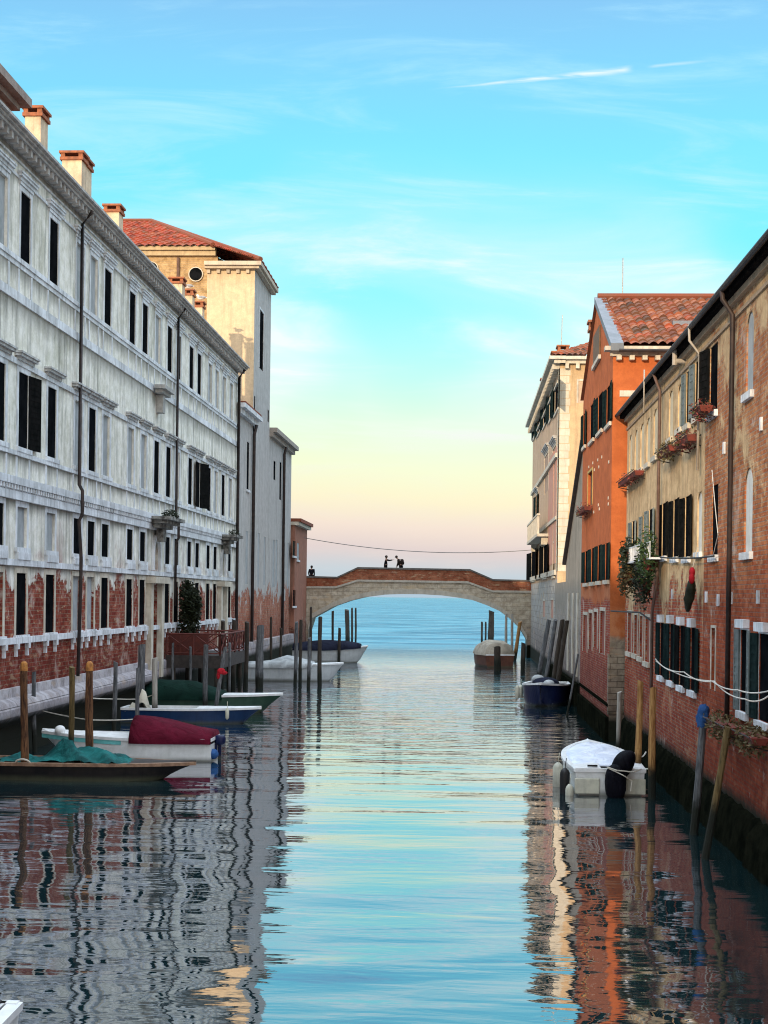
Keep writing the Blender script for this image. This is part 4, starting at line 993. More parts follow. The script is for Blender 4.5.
pipe(fa, TH, [(yp,e0-.1,.33),(yp,e0-.6,.14),(yp,onX(664,580,XR)[1],.16),(y9,onX(658,612,XR)[1],.16),(y9,1.6,.16)], .042, PIPEB)
yp = onX(704.6, 400, XR)[0]; pipe(fa, TH, [(yp,e0-.05,.36),(yp,e0-.4,.35),(yp,e0-.7,.12),(yp,onX(704,470,XR)[1],.14)], .03, PIPEL)
yp = onX(665, 380, XR)[0]; pipe(fa, TH, [(yp+1.5,e0+.2,.38),(yp+1.5,e0-1.0,.38)], .02, PIPEL, 'flue')
mb = MB(); yq, zq = onX(673, 361, XR-.3); mb.tube([fa.P(yq,zq,.0), fa.P(yq,zq,.26)], .06, 8); mb.tube([fa.P(yq,zq-.1,.26), fa.P(yq,zq+.4,.26)], .06, 8); part('flue', mb, PIPEL, TH)
# pale stones let into the brick
mb = MB()
for px, py in ((725,448),(762,424),(732,598),(759,597),(707,597),(673,594),(719,600)):
    yy, zz = onX(px, py, XR); fa.box(mb, yy-.07, yy+.07, zz-.12, zz+.12, -.02, .04)
part('wall_stones', mb, TRIM, TH)
mb = MB(); rr = []; rnd = random.Random(4); y0 = -20
while y0 < tb_: rr.append([fa.P(y0, .86+rnd.uniform(-.04,.04), -.02), fa.P(y0, .80+rnd.uniform(-.05,.05), .05+rnd.uniform(0,.05)), fa.P(y0, .5+rnd.uniform(-.1,.1), .12+rnd.uniform(0,.1)), fa.P(y0, -.5, .26+rnd.uniform(0,.08))]); y0 += .31
mb.loft(rr)
part('waterline_stones', mb, BARRIER, TH)

# ================================================================== flower boxes, shelf plants, hanging things on the right bank
def flower_box(label, pxl, pxr, yt, yb_, X, leaf=LEAFP, tro=TERR, n=160, group=None, drop=.12):
    Ya, z1 = onX(pxl, yt, X); Yb = onX(pxr, yt, X)[0]; z0 = onX((pxl+pxr)/2, yb_, X)[1]; z1 = onX((pxl+pxr)/2, yt, X)[1]
    a, b = min(Ya,Yb), max(Ya,Yb); m = (a+b)/2
    t = thing('flower_box', label, 'flower box', (X+.0, m, z0), 0, 'flower boxes on the right bank walls')
    h = (z1-z0)*.38
    mb = MB(); mb.hexa([(X-.30,a+.04,z0),(X-.08,a+.04,z0),(X-.08,b-.04,z0),(X-.30,b-.04,z0),(X-.34,a,z0+h),(X-.05,a,z0+h),(X-.05,b,z0+h),(X-.34,b,z0+h)])
    part('trough', mb, tro, t, bevel=.01)
    mb = MB()
    for yy in (a+.12, b-.12): mb.tube([(X,yy,z0+h*.9),(X-.34,yy,z0+h*.6),(X-.34,yy,z0-.02),(X,yy,z0-.10)], .014, 5)
    mb.tube([(X-.38,a-.05,z0+h*1.05),(X-.38,b+.05,z0+h*1.05)], .014, 5)
    part('bracket', mb, PIPE, t)
    mb = foliage_mb((X-.2, m, z0+h*1.5), (.24, (b-a)*.54, max(.12,(z1-z0)*.5)), int(n*1.5), .045, droop=drop+.1); part('foliage', mb, leaf, t, recalc=False)
    return t
flower_box('red trough on an iron bracket below the row of narrow cream windows', 628.5, 646, 469, 481, XR, n=90)
flower_box('round trough of dry plants under the arched cream window beside the brown downpipe', 669.5, 682.5, 440, 455, XR, leaf=LEAFO, n=260)
flower_box('red flower trough under the open grey shutters of the upper floor', 689, 702, 428, 445, XR, n=200)
flower_box('small trough of red flowers at the foot of the tall black window', 707.5, 716, 399, 414, XR-.05, n=160)
flower_box('red flower trough under the yellow framed window of the orange house', 584.5, 593, 503, 513, XO, n=140)
flower_box('low wall pot with red bowl and flowers above the leaning olive pile', 723, 745, 711, 730, XR-.15, leaf=LEAFO, n=420, drop=.2)
flower_box('trough of flowers hanging at the right edge below the green shutter', 754, 772, 722, 742, XR-.1, leaf=LEAFO, n=380, drop=.2)
bs = thing('plant_shelf', 'white iron shelf carrying the leafy pot plants on the tan wall', 'shelf', (XR, 44, 5.4))
ya1, zz1 = onX(624, 556, XR-.35); yb1 = onX(653, 556, XR-.35)[0]; zz1 = onX(640, 560, XR-.35)[1]
mb = MB(); mb.box(XR-.45, XR-.01, min(ya1,yb1), max(ya1,yb1), zz1-.05, zz1)
k = min(ya1,yb1)
while k < max(ya1,yb1): mb.tube([(XR-.43,k,zz1),(XR-.43,k,zz1+.4)], .014, 5); k += .3
mb.tube([(XR-.43,min(ya1,yb1),zz1+.4),(XR-.43,max(ya1,yb1),zz1+.4)], .02, 5)
part('shelf', mb, TRIM, bs)
for i, (pxc, pyc, rz_, mt, lab) in enumerate(((629, 547, .42, LEAFD, 'small dark pot plant at the far end of the white wall shelf'), (647.5, 546, .72, LEAF, 'tall bright green pot plant at the near end of the white wall shelf'),
                                  (627.5, 567, .55, LEAFO, 'drooping dry pot plant hanging below the far end of the wall shelf'), (643, 570, .75, LEAFD, 'bushy trailing pot plant hanging below the middle of the wall shelf'))):
    yy, zz = onX(pxc, pyc, XR-.4)
    t = thing('pot_plant', lab, 'plant', (XR-.4, yy, zz-rz_), 0, 'pot plants on the white wall shelf')
    mb = MB(); mb.tube([(XR-.34,yy,zz-rz_*.9),(XR-.34,yy,zz-rz_*.35)], [.13,.18], 10); part('pot', mb, TERR, t)
    part('foliage', foliage_mb((XR-.42, yy, zz), (.26, rz_*1.05, rz_*.85), 600, .065, droop=.55), mt, t, recalc=False)
yy, z1 = onX(693, 567, XR-.2); z0 = onX(687, 611, XR-.2)[1]; y2_ = onX(686, 600, XR-.2)[0]
hb = thing('hanging_bundle', 'dark cloth bundle with a red top hanging on the tan wall below the black shutters', 'bundle', (XR-.2, yy, z1))
mb = MB(); rr = []
for k in range(9):
    t_ = k/8; r_ = [.05,.12,.17,.20,.17,.20,.15,.12,.05][k]; c_ = (XR-.22, yy+(y2_-yy)*t_*.6, z1-.22+(z0-z1+.2)*t_)
    rr.append([(c_[0]+.55*r_*math.cos(a)*(1+.2*math.sin(3*a+k)), c_[1]+r_*1.5*math.sin(a)*(1+.15*math.cos(2*a-k)), c_[2]) for a in [q*math.tau/10 for q in range(10)]])
mb.loft(rr, closed=True, cap0=True, cap1=True); part('body', mb, cloth('dark_green_cloth', (.04,.045,.03)), hb, smooth=True)
mb = MB(); mb.ball((XR-.22, yy, z1-.12), (.07,.16,.12), 10, 7); mb.ball((XR-.24, yy-.1, z1-.26), (.07,.12,.12), 10, 7); mb.ball((XR-.2, yy+.16, z1-.3), (.06,.1,.1), 10, 7); part('top', mb, CRED, hb, smooth=True)
mb = MB(); mb.tube([(XR-.2,yy,z1),(XR-.1,yy,z1+.45)], .012, 5); part('cord', mb, ROPE, hb)

def line(name, label, cat, pts, r, mat, sag=0, n=14):
    P_ = []
    for i in range(len(pts)-1):
        a, b = Vector(pts[i]), Vector(pts[i+1])
        for k in range(n): t = k/n; p = a.lerp(b, t); p.z -= sag*4*t*(1-t); P_.append(p)
    P_.append(Vector(pts[-1])); off = P_[0].copy()
    mb = MB(); mb.tube(P_, r, 5); o = part(name, mb, mat); tag(o, label, cat, {'washing_line':'cords along the brick wall','cable':'cables on the tan house','mooring_rope':'ropes at the mooring piles'}[name]); return o
def XP_(px, py, X): y, z = onX(px, py, X); return (X, y, z)
line('washing_line', 'upper white cord looped along the brick wall in front of the green shutters', 'line', [XP_(655.5,659,5.05), XP_(672,671,4.7), XP_(712,681,5.1), XP_(738,690,4.7), XP_(772,690,5.0)], .013, ROPEW, .05)
line('washing_line', 'lower sagging white cord along the brick wall in front of the green shutters', 'line', [XP_(656,661,5.05), XP_(684,672,4.6), XP_(714,681,5.1), XP_(745,699,4.6), XP_(772,693,5.0)], .013, ROPEW, .08)
line('cable', 'thin dark cable running below the black shutters of the tan house', 'cable', [XP_(654,556,5.1), XP_(678,558,5.05), XP_(714,556,5.1)], .02, WIRE, .02)
line('cable', 'looping pale cable on the brick wall beside the tall black middle window', 'cable', [XP_(712,470,5.12), XP_(715,505,5.0), XP_(718,535,5.0), XP_(713,556,5.1)], .008, ROPEW)
line('cable', 'thin straight iron rod bracket above the narrow cream windows of the tan ground floor', 'rod', [XP_(611,611,4.75), XP_(640,612.5,4.9), XP_(653,622,5.15)], .025, WIRE)
a = onY(300, 537, 120); b = onY(531, 550, 120)
mb = MB(); P_ = []
for k in range(31):
    t = k/30; P_.append((a[0]+(b[0]-a[0])*t, 120, a[1]+(b[1]-a[1])*t-.62*4*t*(1-t)))
mb.tube(P_, .028, 5); tag(part('cable', mb, plain('grey_overhead_wire', (.2,.2,.2))), 'sagging overhead cable strung across the canal above the bridge', 'cable')

# ================================================================== jetty and shrub on the left bank
JT = thing('jetty', 'dark raised wooden landing stage with red brown cross braced railing on the left bank', 'jetty', (-11.6, 68, 0))
jx0, jx1, jy0, jy1 = XL+.1, -10.55, 66.0, 73
zr1 = onY(190, 634, jy0)[1]; zd = onY(190, 656, jy0)[1]; zf = onY(190, 668, jy0)[1]
mb = MB(); k = jx0
mb.box(jx0, jx1, jy0, jy1, zf+.3, zd); mb.box(jx0, jx1+.05, jy0-.06, jy0-.002, zf, zd+.03); mb.box(jx1+.002, jx1+.06, jy0, jy1, zf, zd+.03)
part('deck', mb, JDARK, JT)
mb = MB()
def rail(mb, p, q):
    p, q = Vector(p), Vector(q); n_ = max(2, round((q-p).length/1.3)); hgt = zr1-zd
    mb.tube([p+Vector((0,0,hgt)), q+Vector((0,0,hgt))], .045, 6); mb.tube([p+Vector((0,0,.12)), q+Vector((0,0,.12))], .03, 6)
    for i in range(n_+1): c = p.lerp(q, i/n_); mb.tube([c, c+Vector((0,0,hgt))], .045, 6)
    for i in range(n_):
        c, d = p.lerp(q, i/n_), p.lerp(q, (i+1)/n_); U = Vector((0,0,hgt)); u0 = Vector((0,0,.12))
        mb.tube([c+u0, d+U], .025, 5); mb.tube([d+u0, c+U], .025, 5); m_ = (c+d)/2; mb.tube([m_+u0, m_+U], .02, 5)
rail(mb, (jx0,jy0,zd), (jx1,jy0,zd)); rail(mb, (jx1,jy0,zd), (jx1,jy1,zd)); rail(mb, (jx0,jy1,zd), (jx1,jy1,zd))
part('railing', mb, JETTY, JT)
mb = MB()
for x in (jx0+.3, jx1-.15):
    for y in (jy0+.1, (jy0+jy1)/2, jy1-.1): mb = MB(); mb.tube([(x,y,-.6),(x,y,zf+.3)], .1, 7); part('support_post', mb, PILEDK, JT)
mb = MB(); mb.box(jx0, jx1-.6, jy0+.5, jy0+.56, zd, zd+.95); part('red_panel', mb, JETTY, JT)
sx, sz = onY(182, 608, 68.5)
sh = thing('shrub', 'tall dark evergreen shrub growing on the landing stage against the white building', 'shrub', (sx+.35, 68.5, zd))
mb = MB(); mb.box(sx, sx+.7, 68.2, 68.9, zd, zd+.5); part('planter', mb, JDARK, sh)
mb = MB(); mb.tube([(sx+.35,68.5,zd+.4),(sx+.4,68.5,zd+1.6),(sx+.3,68.6,zd+2.8)], [.07,.05,.02], 6); part('stem', mb, PILEDK, sh)
mb = foliage_mb((sx+.35, 68.5, zd+1.35), (.46,.5,1.0), 1100, .09); foliage_mb((sx+.22, 68.6, zd+2.5), (.34,.4,.85), 900, .09, mb); foliage_mb((sx+.62, 68.4, zd+2.2), (.3,.4,.75), 600, .09, mb)
part('foliage', mb, LEAFD, sh, recalc=False)

# ================================================================== mooring piles
def mk_pile(label, pxb, pxt, yt, yb_, wpx, mat, Y=None, tip=None, name='mooring_pile'):
    if Y is None: x0, Y = onZ(pxb, yb_, 0)
    else: x0, _ = onY(pxb, 640, Y)
    x1, z1 = onY(pxt, yt, Y); r = wpx*Y/F/2
    rnd = random.Random(hash((pxb, yt)) & 0xffff if False else int(pxb*97+yt*13))
    ph = rnd.uniform(0, 6); m = 14; n = 10; rings = []
    b0 = Vector((x0, Y, -.9)); slope = (x1-x0)/max(z1, .1)
    for i in range(m+1):
        t = i/m; z = -.9+(z1+.9)*t; cx = x0+slope*z+.035*math.sin(ph+t*4)*(1-t); cy = Y+.02*math.cos(ph+t*4)
        rr = r*(1.04-.12*t)*(1+.04*math.sin(ph*3+t*9)+.03*math.sin(ph*5+t*23))
        if i == m and tip: rr *= .92
        rings.append([(cx+rr*math.cos(a)*(1+.08*math.sin(2*a+ph)), cy+rr*math.sin(a)*(1+.08*math.sin(3*a+ph+t)), z + (.04*math.cos(a+ph)*r*8 if i == m and not tip else 0)) for a in [k*math.tau/n for k in range(n)]])
    t_ = thing(name, label, 'mooring pile', (x0, Y, 0), 0, 'mooring piles standing along the canal')
    mb = MB(); mb.loft(rings, closed=True, cap0=True, cap1=True); part('shaft', mb, mat, t_)
    if tip:
        mb = MB(); c = (x0+slope*z1, Y); q = []
        for zz, k in ((0.003,1.0),(.12,1.0),(.20,.86),(.25,.4)): q.append([(c[0]+r*k*math.cos(a), c[1]+r*k*math.sin(a), z1+zz) for a in [j*math.tau/n for j in range(n)]])
        mb.loft(q, closed=True, cap0=True, cap1=True); part('tip', mb, tip, t_)
    return (x0, Y, r)
PB, PG, PD, PP, PO, PL = PILEBR, PILEGR, PILEDK, PILEPL, PILEOC, PILEOL
p1_ = mk_pile('peeling brown pile with ochre tip nearest the left edge', 24, 24, 671, 780, 8, PB, tip=GILT)
p2_ = mk_pile('peeling brown ochre tipped pile in front of the white hull, right of the olive pile', 89, 89.5, 671, 777, 8, PB, tip=GILT)
mk_pile('olive brown untipped pile between the two ochre tipped piles', 71, 72, 667, 774, 6.5, PL)
mk_pile('slim grey pile close behind the leftmost ochre tipped pile', 34, 34, 672, 752, 4.5, PG)
mk_pile('grey pile in front of the white stone foot, left of the olive pile', 46.5, 46.5, 664, 738, 4.8, PG)
mk_pile('grey pile between the right ochre tipped pile and the burgundy boat cover', 114.5, 115.5, 662, 737, 4.8, PG)
mk_pile('thin grey pole standing right in front of the burgundy boat cover', 137, 138, 668, 758, 4, PG)
mk_pile('thick blue grey square topped pile left of the white portal', 141, 142, 645, 0, 7.5, PG, Y=56)
mk_pile('short pale round pile beside the thick blue grey pile', 155, 155, 658, 0, 6, PP, Y=55.5)
mk_pile('thin grey post under the left half of the red railing', 173, 173, 643, 0, 2.6, PG, Y=65)
mk_pile('thin grey post under the right half of the red railing', 190.5, 190.5, 647, 0, 2.8, PG, Y=65)
mk_pile('brown grey pile rising in front of the dark green boat cover', 206, 206, 645, 0, 4.8, PG, Y=60.2)
mk_pile('leaning grey pile with a red rag tied round it', 214, 225.5, 647, 0, 4.2, PG, Y=56.8)
mk_pile('slim grey pile right of the leaning pile with the rag', 229.7, 229.7, 643, 0, 3, PG, Y=66)
mk_pile('black pile at the canal end of the landing stage railing', 222.5, 223, 621, 0, 4.5, PD, Y=74)
mk_pile('thick black pile below the corner downpipe of the white building', 234, 234.5, 620, 0, 5.5, PD, Y=74.5)
mk_pile('tall black pile left of the white canvas boat', 246.5, 247, 622, 0, 5, PD, Y=76)
mk_pile('broad brown grey pile at the stern of the white canvas boat', 259.5, 260.5, 626, 0, 7.5, PG, Y=77.5)
mk_pile('thin dark post against the grey wall behind the white canvas boat', 271, 271, 617, 0, 2.8, PD, Y=95)
mk_pile('short dark post behind the middle of the white canvas boat', 281, 281, 628, 0, 3, PD, Y=95)
mk_pile('silvery grey pile left of the pair of dark poles at the white canvas boat', 295.7, 296.5, 622, 0, 4, PG, Y=82)
mk_pile('dark pole touching the silvery pile on its right', 300.8, 301, 620, 0, 3.4, PD, Y=83)
mk_pile('tall slim black pole reaching to the bridge parapet', 310.3, 311, 607, 0, 2.8, PD, Y=88)
mk_pile('short grey pile in front of the tall slim black pole', 308.8, 309.5, 638, 693, 3.8, PG, Y=79)
mk_pile('dark grey pile at the bow of the white canvas boat', 319.8, 320.3, 617, 0, 4, PD, Y=80)
mk_pile('slim dark red pole left under the bridge arch', 332.5, 332.8, 611, 0, 2.6, PD, Y=109)
mk_pile('short thin dark post beside the navy covered boat', 339.4, 339.6, 628, 0, 3, PD, Y=108)
mk_pile('thick black pile with rounded head beyond the left side of the arch', 348, 346.8, 610, 0, 5, PD, Y=146)
mk_pile('slim black pole left of its twin beyond the left side of the arch', 352, 352, 608, 0, 2.4, PD, Y=140)
mk_pile('slimmest black pole furthest right beyond the left side of the arch', 355.7, 355.7, 608, 0, 2.2, PD, Y=143)
mk_pile('ochre pile behind the white boat, the far one of two', 640, 640.5, 681, 0, 6.6, PO, Y=38.6)
mk_pile('ochre pile with a rope round its foot, beside the white boat', 653, 653.3, 688, 0, 6.8, PO, Y=36.6)
p33 = mk_pile('grey pile wrapped in blue plastic at its head', 695.5, 704, 712, 0, 8.6, PG, Y=31.2)
mk_pile('leaning olive brown pile below the flower pots at the lower right', 709, 728, 727, 0, 8, PL, Y=28.2)
mk_pile('leaning brown timber furthest left against the palazzo wall', 538, 549, 620, 0, 4.6, PG, Y=86)
mk_pile('second leaning timber from the left against the palazzo wall', 545, 555.5, 620, 0, 4.6, PG, Y=81)
mk_pile('third leaning timber, darker, against the palazzo wall', 552, 562.5, 620, 0, 4.6, PD, Y=75)
mk_pile('rightmost and darkest of the leaning timbers by the palazzo wall', 556, 567, 621, 0, 4.6, PD, Y=72.5)
mk_pile('thin pale leaning pole beside the blue boat', 568, 578, 654, 0, 2.4, PG, Y=62)
mk_pile('black stump beside the beige canvas boat', 497.5, 497.3, 647, 671, 6.5, PD)
mk_pile('short dark post right of the black stump, by the palazzo foot', 523, 523.3, 643, 671, 4.5, PD)
mk_pile('thick black round topped pile in the sea right of the arch centre', 491, 491.5, 611, 0, 6, PD, Y=150)
mk_pile('thin black pole, left of two beside the thick round topped pile', 482, 482, 622, 0, 2, PD, Y=150)
mk_pile('thin black pole touching the thick round topped pile on the left', 485.7, 485.7, 622, 0, 2, PD, Y=150)
mk_pile('white painted pole under the right side of the arch, left one', 506, 506.3, 614, 0, 2.6, PP, Y=120)
mk_pile('white painted pole under the right side of the arch, right one', 512, 512.2, 614, 0, 2.6, PP, Y=120)
mk_pile('ochre leaning pile under the right side of the arch', 514.5, 520, 622, 0, 4, PO, Y=117)
mk_pile('pale broken post at the foot of the stone house corner', 618.5, 619.5, 692, 0, 5, PP, Y=45)

# rags and ropes on the piles
x0, Y0_, r0 = p33; sx1, sz1 = onY(703.7, 705, Y0_); sx2, sz2 = onY(702, 727, Y0_)
mb = MB(); rr = []
for k in range(8):
    t = k/7; r_ = r0*[.5,1.15,1.4,1.3,1.5,1.45,1.3,1.12][k]; cz = sz1+(sz2-sz1)*t; cx = sx1+(sx2-sx1)*t
    rr.append([(cx+r_*math.cos(a)*(1+.13*math.sin(3*a+k*1.3)), Y0_+r_*math.sin(a)*(1+.12*math.cos(4*a-k)), cz+.03*math.sin(5*a+k)) for a in [q*math.tau/14 for q in range(14)]])
mb.loft(rr, closed=True, cap0=True); tag(part('plastic_wrap', mb, CBLUE, smooth=True), 'crumpled blue plastic sheet tied over the head of the grey pile', 'plastic sheet')
xx, zz = onY(221.5, 671, 56.8)
mb = MB(); mb.ball((xx,56.72,zz), (.16,.12,.12), 9, 6); mb.ball((xx+.12,56.68,zz-.06), (.13,.08,.07), 8, 6); mb.ball((xx-.1,56.7,zz-.16), (.07,.06,.14), 8, 6)
tag(part('rag', mb, CRED, smooth=True), 'red rag knotted round the leaning grey pile', 'rag')
for (px_, Yp, rp_), lab in ((p1_, 'pale rope ring hanging at the foot of the leftmost ochre tipped pile'), (p2_, 'pale rope ring hanging at the foot of the right ochre tipped pile')):
    mb = MB(); mb.tube([(px_+.19*math.cos(a), Yp-.12-.05*math.sin(a), .42+.12*math.sin(a)) for a in [k*math.tau/18 for k in range(19)]], .025, 6, cap=False)
    tag(part('rope_ring', mb, ROPE), lab, 'rope', 'rope rings at the ochre tipped piles')
def G(px, py, Y): x, z = onY(px, py, Y); return (x, Y, z)
line('mooring_rope', 'sagging pale rope strung from slim grey pile to the thin pole at the burgundy cover', 'rope', [G(35,709,46), G(89,720,40.6), G(138,719,44.5)], .018, ROPE, .02)
line('mooring_rope', 'pale rope running from the right ochre tipped pile to the thick blue grey pile', 'rope', [G(89,698,40.6), G(115,699,51), G(141,699,56), G(155,694,55.5)], .018, ROPE, .01)
# ================================================================== boats
def hull_pts(L, B, H, t, bowfull=2.4, bowrise=.28, transom=.86):
    """half breadth, sheer height and keel height at station t (0 stern .. 1 bow)"""
    w_ = B/2*(transom+(1-transom)*min(1, t/.35)) if t < .35 else B/2*(1-((t-.35)/.65)**bowfull)
    return max(w_, .015), H*(1+bowrise*max(0,(t-.3)/.7)**1.6), -.28+ (.28+.35*H)*max(0,(t-.72)/.28)**1.7
def boat(name, label, x, y, rz, L, B, H, hull, rim=RIMW, deck=RIMW, bowfull=2.4, bowrise=.28, foredeck=.3, stripe=None, keel_in=.78, transom=.86):
    root = thing(name, label, 'boat', (x, y, 0), rz, 'boats moored along the canal'); n = 22; rings = []; rimL = []; rimR = []
    for i in range(n+1):
        t = i/n; w_, zs, zk = hull_pts(L, B, H, t, bowfull, bowrise, transom); X = -L/2+L*t+ (.10*L*max(0,(t-.8)/.2) if False else 0)
        sec = []
        for a, zf_ in ((1,1),(.985,.72),(.94,.38),(keel_in,.02)): sec.append((w_*a, zk+(zs-zk)*zf_ if zf_ < 1 else zs))
        sec.append((w_*.35, zk+.0))
        # rake the stem: lower points sit further aft near the bow
        def xr(zz): return X-(.16*L*max(0,(t-.7)/.3)**1.5)*(1-max(0,(zz-zk))/(zs-zk+1e-6))*.6
        pts = [(xr(z), yy, z) for yy, z in sec]+[(xr(zk-.03), 0, zk-.03)]+[(xr(z), -yy, z) for yy, z in sec[::-1]]
        rings.append(pts); rimL.append((X, w_, zs)); rimR.append((X, -w_, zs))
    mb = MB(); mb.loft(rings); mb.quad(*rings[0]); part('hull', mb, hull, root, local=True, smooth=False)
    mb = MB()
    for side in (1, -1):
        rr = []
        for (X, w_, zs) in rimL: rr.append([(X, side*(w_+.035), zs-.05), (X, side*(w_+.04), zs+.03), (X, side*max(w_-.10,0), zs+.035), (X, side*max(w_-.11,0), zs-.06)])
        mb.loft(rr, closed=True, cap0=True, cap1=True)
    X, w_, zs = rimL[0]; mb.box(X-.02, X+.10, -w_, w_, zs-.05, zs+.04)
    part('gunwale', mb, rim, root, local=True)
    if stripe:
        mb = MB()
        for side in (1, -1): mb.loft([[(X, side*(w_+.012), zs-.10), (X, side*(w_+.008), zs-.17)] for (X, w_, zs) in rimL])
        part('stripe', mb, stripe, root, local=True)
    mb = MB(); mb.loft([[(X, w_*.86, .12+.0*zs), (X, -w_*.86, .12)] for (X, w_, zs) in rimL[:int(n*.9)]]); part('floor', mb, deck, root, local=True)
    if foredeck:
        i0 = int(n*(1-foredeck)); mb = MB()
        mb.loft([[(X, max(w_-.05,.01), zs+.012), (X, w_*.5, zs+.05), (X, 0, zs+.065), (X, -w_*.5, zs+.05), (X, -max(w_-.05,.01), zs+.012)] for (X, w_, zs) in rimL[i0:]])
        X, w_, zs = rimL[i0]; mb.quad((X,w_-.05,zs+.01),(X,-w_+.05,zs+.01),(X,-w_+.1,.15),(X,w_-.1,.15)); part('foredeck', mb, deck, root, local=True)
    root['L'] = L; del root['L']
    return root, rimL, n
def cover(root, rimL, n, t0, t1, mat, crown, over=.06, drop=.16, seed=0, edge=.0, name='cover', prof=None):
    rnd = random.Random(seed); mb = MB(); rr = []; i0, i1 = int(n*t0), int(n*t1)
    for i in range(i0, i1+1):
        X, w_, zs = rimL[i]; t = (i-i0)/max(1, i1-i0); c = np.interp(t, [p[0] for p in crown], [p[1] for p in crown]); ww = w_+over
        row = []
        for s_ in np.linspace(-1, 1, 15):
            a = abs(s_); hh = c*(1-a**2.0)**.75 if prof is None else c*prof(a)
            row.append((X, ww*s_, zs+.03+hh+.018*math.sin(X*4+s_*5+seed)+rnd.uniform(-.008,.008)))
        row = [(X, -ww-.01, zs-drop)]+row+[(X, ww+.01, zs-drop)]
        rr.append(row)
    mb.loft(rr); mb.f.append(tuple(range(0, 17))); b = (i1-i0)*17; mb.f.append(tuple(range(b, b+17)))
    return part(name, mb, mat, root, local=True, smooth=True)
def outboard(root, X, Y, zt, mat=BLACKM, scale=1.0, tilt=0, covermat=None, name='outboard_motor'):
    s_ = scale; T_ = Matrix.Translation((X, Y, zt)) @ Matrix.Rotation(tilt, 4, 'Y')
    def tr(mb): mb.v = [tuple(T_ @ Vector(v)) for v in mb.v]; return mb
    mb = MB(); mb.box(-.10*s_, .10*s_, -.12*s_, .12*s_, -.35*s_, .05*s_); mb.box(-.30*s_, -.12*s_, -.05*s_, .05*s_, -.85*s_, .05*s_); mb.box(-.42*s_, -.08*s_, -.03*s_, .03*s_, -.9*s_, -.852*s_)
    mb.box(-.34*s_, -.10*s_, -.015*s_, .015*s_, -1.15*s_, -.902*s_)
    m = part(name, tr(mb), mat, root, local=True, bevel=.015)
    mb = MB(); mb.ball((-.22*s_, 0, .26*s_), (.30*s_, .21*s_, .27*s_), 14, 9, .7); part('cowling', tr(mb), covermat or mat, m, local=True, smooth=True)
    mb = MB(); k = 3
    for q in range(k):
        a = q*math.tau/k; mb.tube([(-.42*s_, 0, -1.0*s_), (-.44*s_, .13*s_*math.cos(a), -1.0*s_+.13*s_*math.sin(a))], [.03*s_,.05*s_], 5)
    part('propeller', tr(mb), METAL, m, local=True)
    return m
def fender(root, X, Y, z, r=.10, h=.5, mat=FEND):
    mb = MB(); mb.tube([(X,Y,z+.06),(X,Y,z),(X,Y,z-.06),(X,Y,z-h+.06),(X,Y,z-h)], [r*.3,r*.8,r,r,r*.4], 10); mb.tube([(X,Y,z+.05),(X,Y*.97,z+.3)], .01, 4)
    return part('fender', mb, mat, root, local=True, smooth=True)
def by_px(pl, pr, yw):
    """end points on the water of a boat seen broadside"""
    a, b = onZ(pl, yw), onZ(pr, yw); return a, b
# 1 black flat barge with teal tarpaulin, nearest left
xr1, Yb1 = onZ(190, 784); xr1, _ = onY(190, 765, Yb1)
Lb = 7.0
b1, rl, n_ = boat('flat_barge', 'low black flat barge with worn timber rail carrying a teal tarpaulin at the left edge', xr1-Lb/2, Yb1+.85, 0, Lb, 1.7, .42, HBLACK, RIMB, JDARK, bowfull=3.5, bowrise=.02, foredeck=.25, transom=.9)
mb = MB(); rr = []
rnd = random.Random(5)
xa0, xa1 = onY(4, 755, Yb1+.6)[0], onY(134, 760, Yb1+.6)[0]
for i in range(30):
    t = i/29; X = xa0+(xa1-xa0)*t; row = []
    hump = .10+.45*math.exp(-((t-.55)/.25)**2)+.10*math.sin(t*17)
    for j in range(14):
        v = j/13; yy = Yb1+.12+1.3*v
        row.append((X+.05*rnd.uniform(-1,1), yy+.05*rnd.uniform(-1,1), .44+hump*math.sin(math.pi*min(1,v*1.0+.05))*(.75+.25*math.sin(t*23+v*9))+.03*rnd.uniform(-1,1)))
    rr.append(row)
mb.loft(rr); tag(part('tarpaulin', mb, CTEAL, smooth=True), 'crumpled teal tarpaulin heaped along the black barge', 'tarpaulin')
# 2 white boat with burgundy cover
(a, Y2), (b, _) = by_px(32, 214, 760)
L2 = b-a
b2, rl, n_ = boat('motorboat', 'white motorboat with burgundy canvas over its canal end and a turquoise band', (a+b)/2, Y2+1.0, math.pi, L2, 1.95, .62, HWHITE, RIMW, RIMW, bowrise=.16, foredeck=.0, transom=.8)
# stern faces the canal: it is the +x side after the half turn
cover(b2, rl, n_, .0, .47, CBURG, [(0,.18),(.4,.36),(.85,.58),(1,.55)], seed=2, drop=.12, prof=lambda a: (1-a**3)**.8)
outboard(b2, -L2/2-.02, 0, .42, HNAVY, .55)
mb = MB(); mb.ball((-L2/2-.02,.45,.20), (.16,.25,.15), 10, 7); part('blue_bag', mb, CBLUE, b2, local=True, smooth=True)
mb = MB(); X, w_, zs = rl[int(n_*.75)]
mb.loft([[(X_, ww+.014, z_-.02), (X_, ww+.01, z_-.17)] for X_, ww, z_ in rl[int(n_*.5):]]); mb.loft([[(X_, -ww-.014, z_-.02), (X_, -ww-.01, z_-.17)] for X_, ww, z_ in rl[int(n_*.5):]])
part('turquoise_band', mb, plain('turquoise_paint', (.15,.5,.5), None, 3, .4), b2, local=True)
mb = MB(); mb.loft([[(X_, ww*.85, z_+.02), (X_, 0, z_+.09), (X_, -ww*.85, z_+.02)] for X_, ww, z_ in rl[int(n_*.48):]]); part('foredeck', mb, RIMW, b2, local=True)
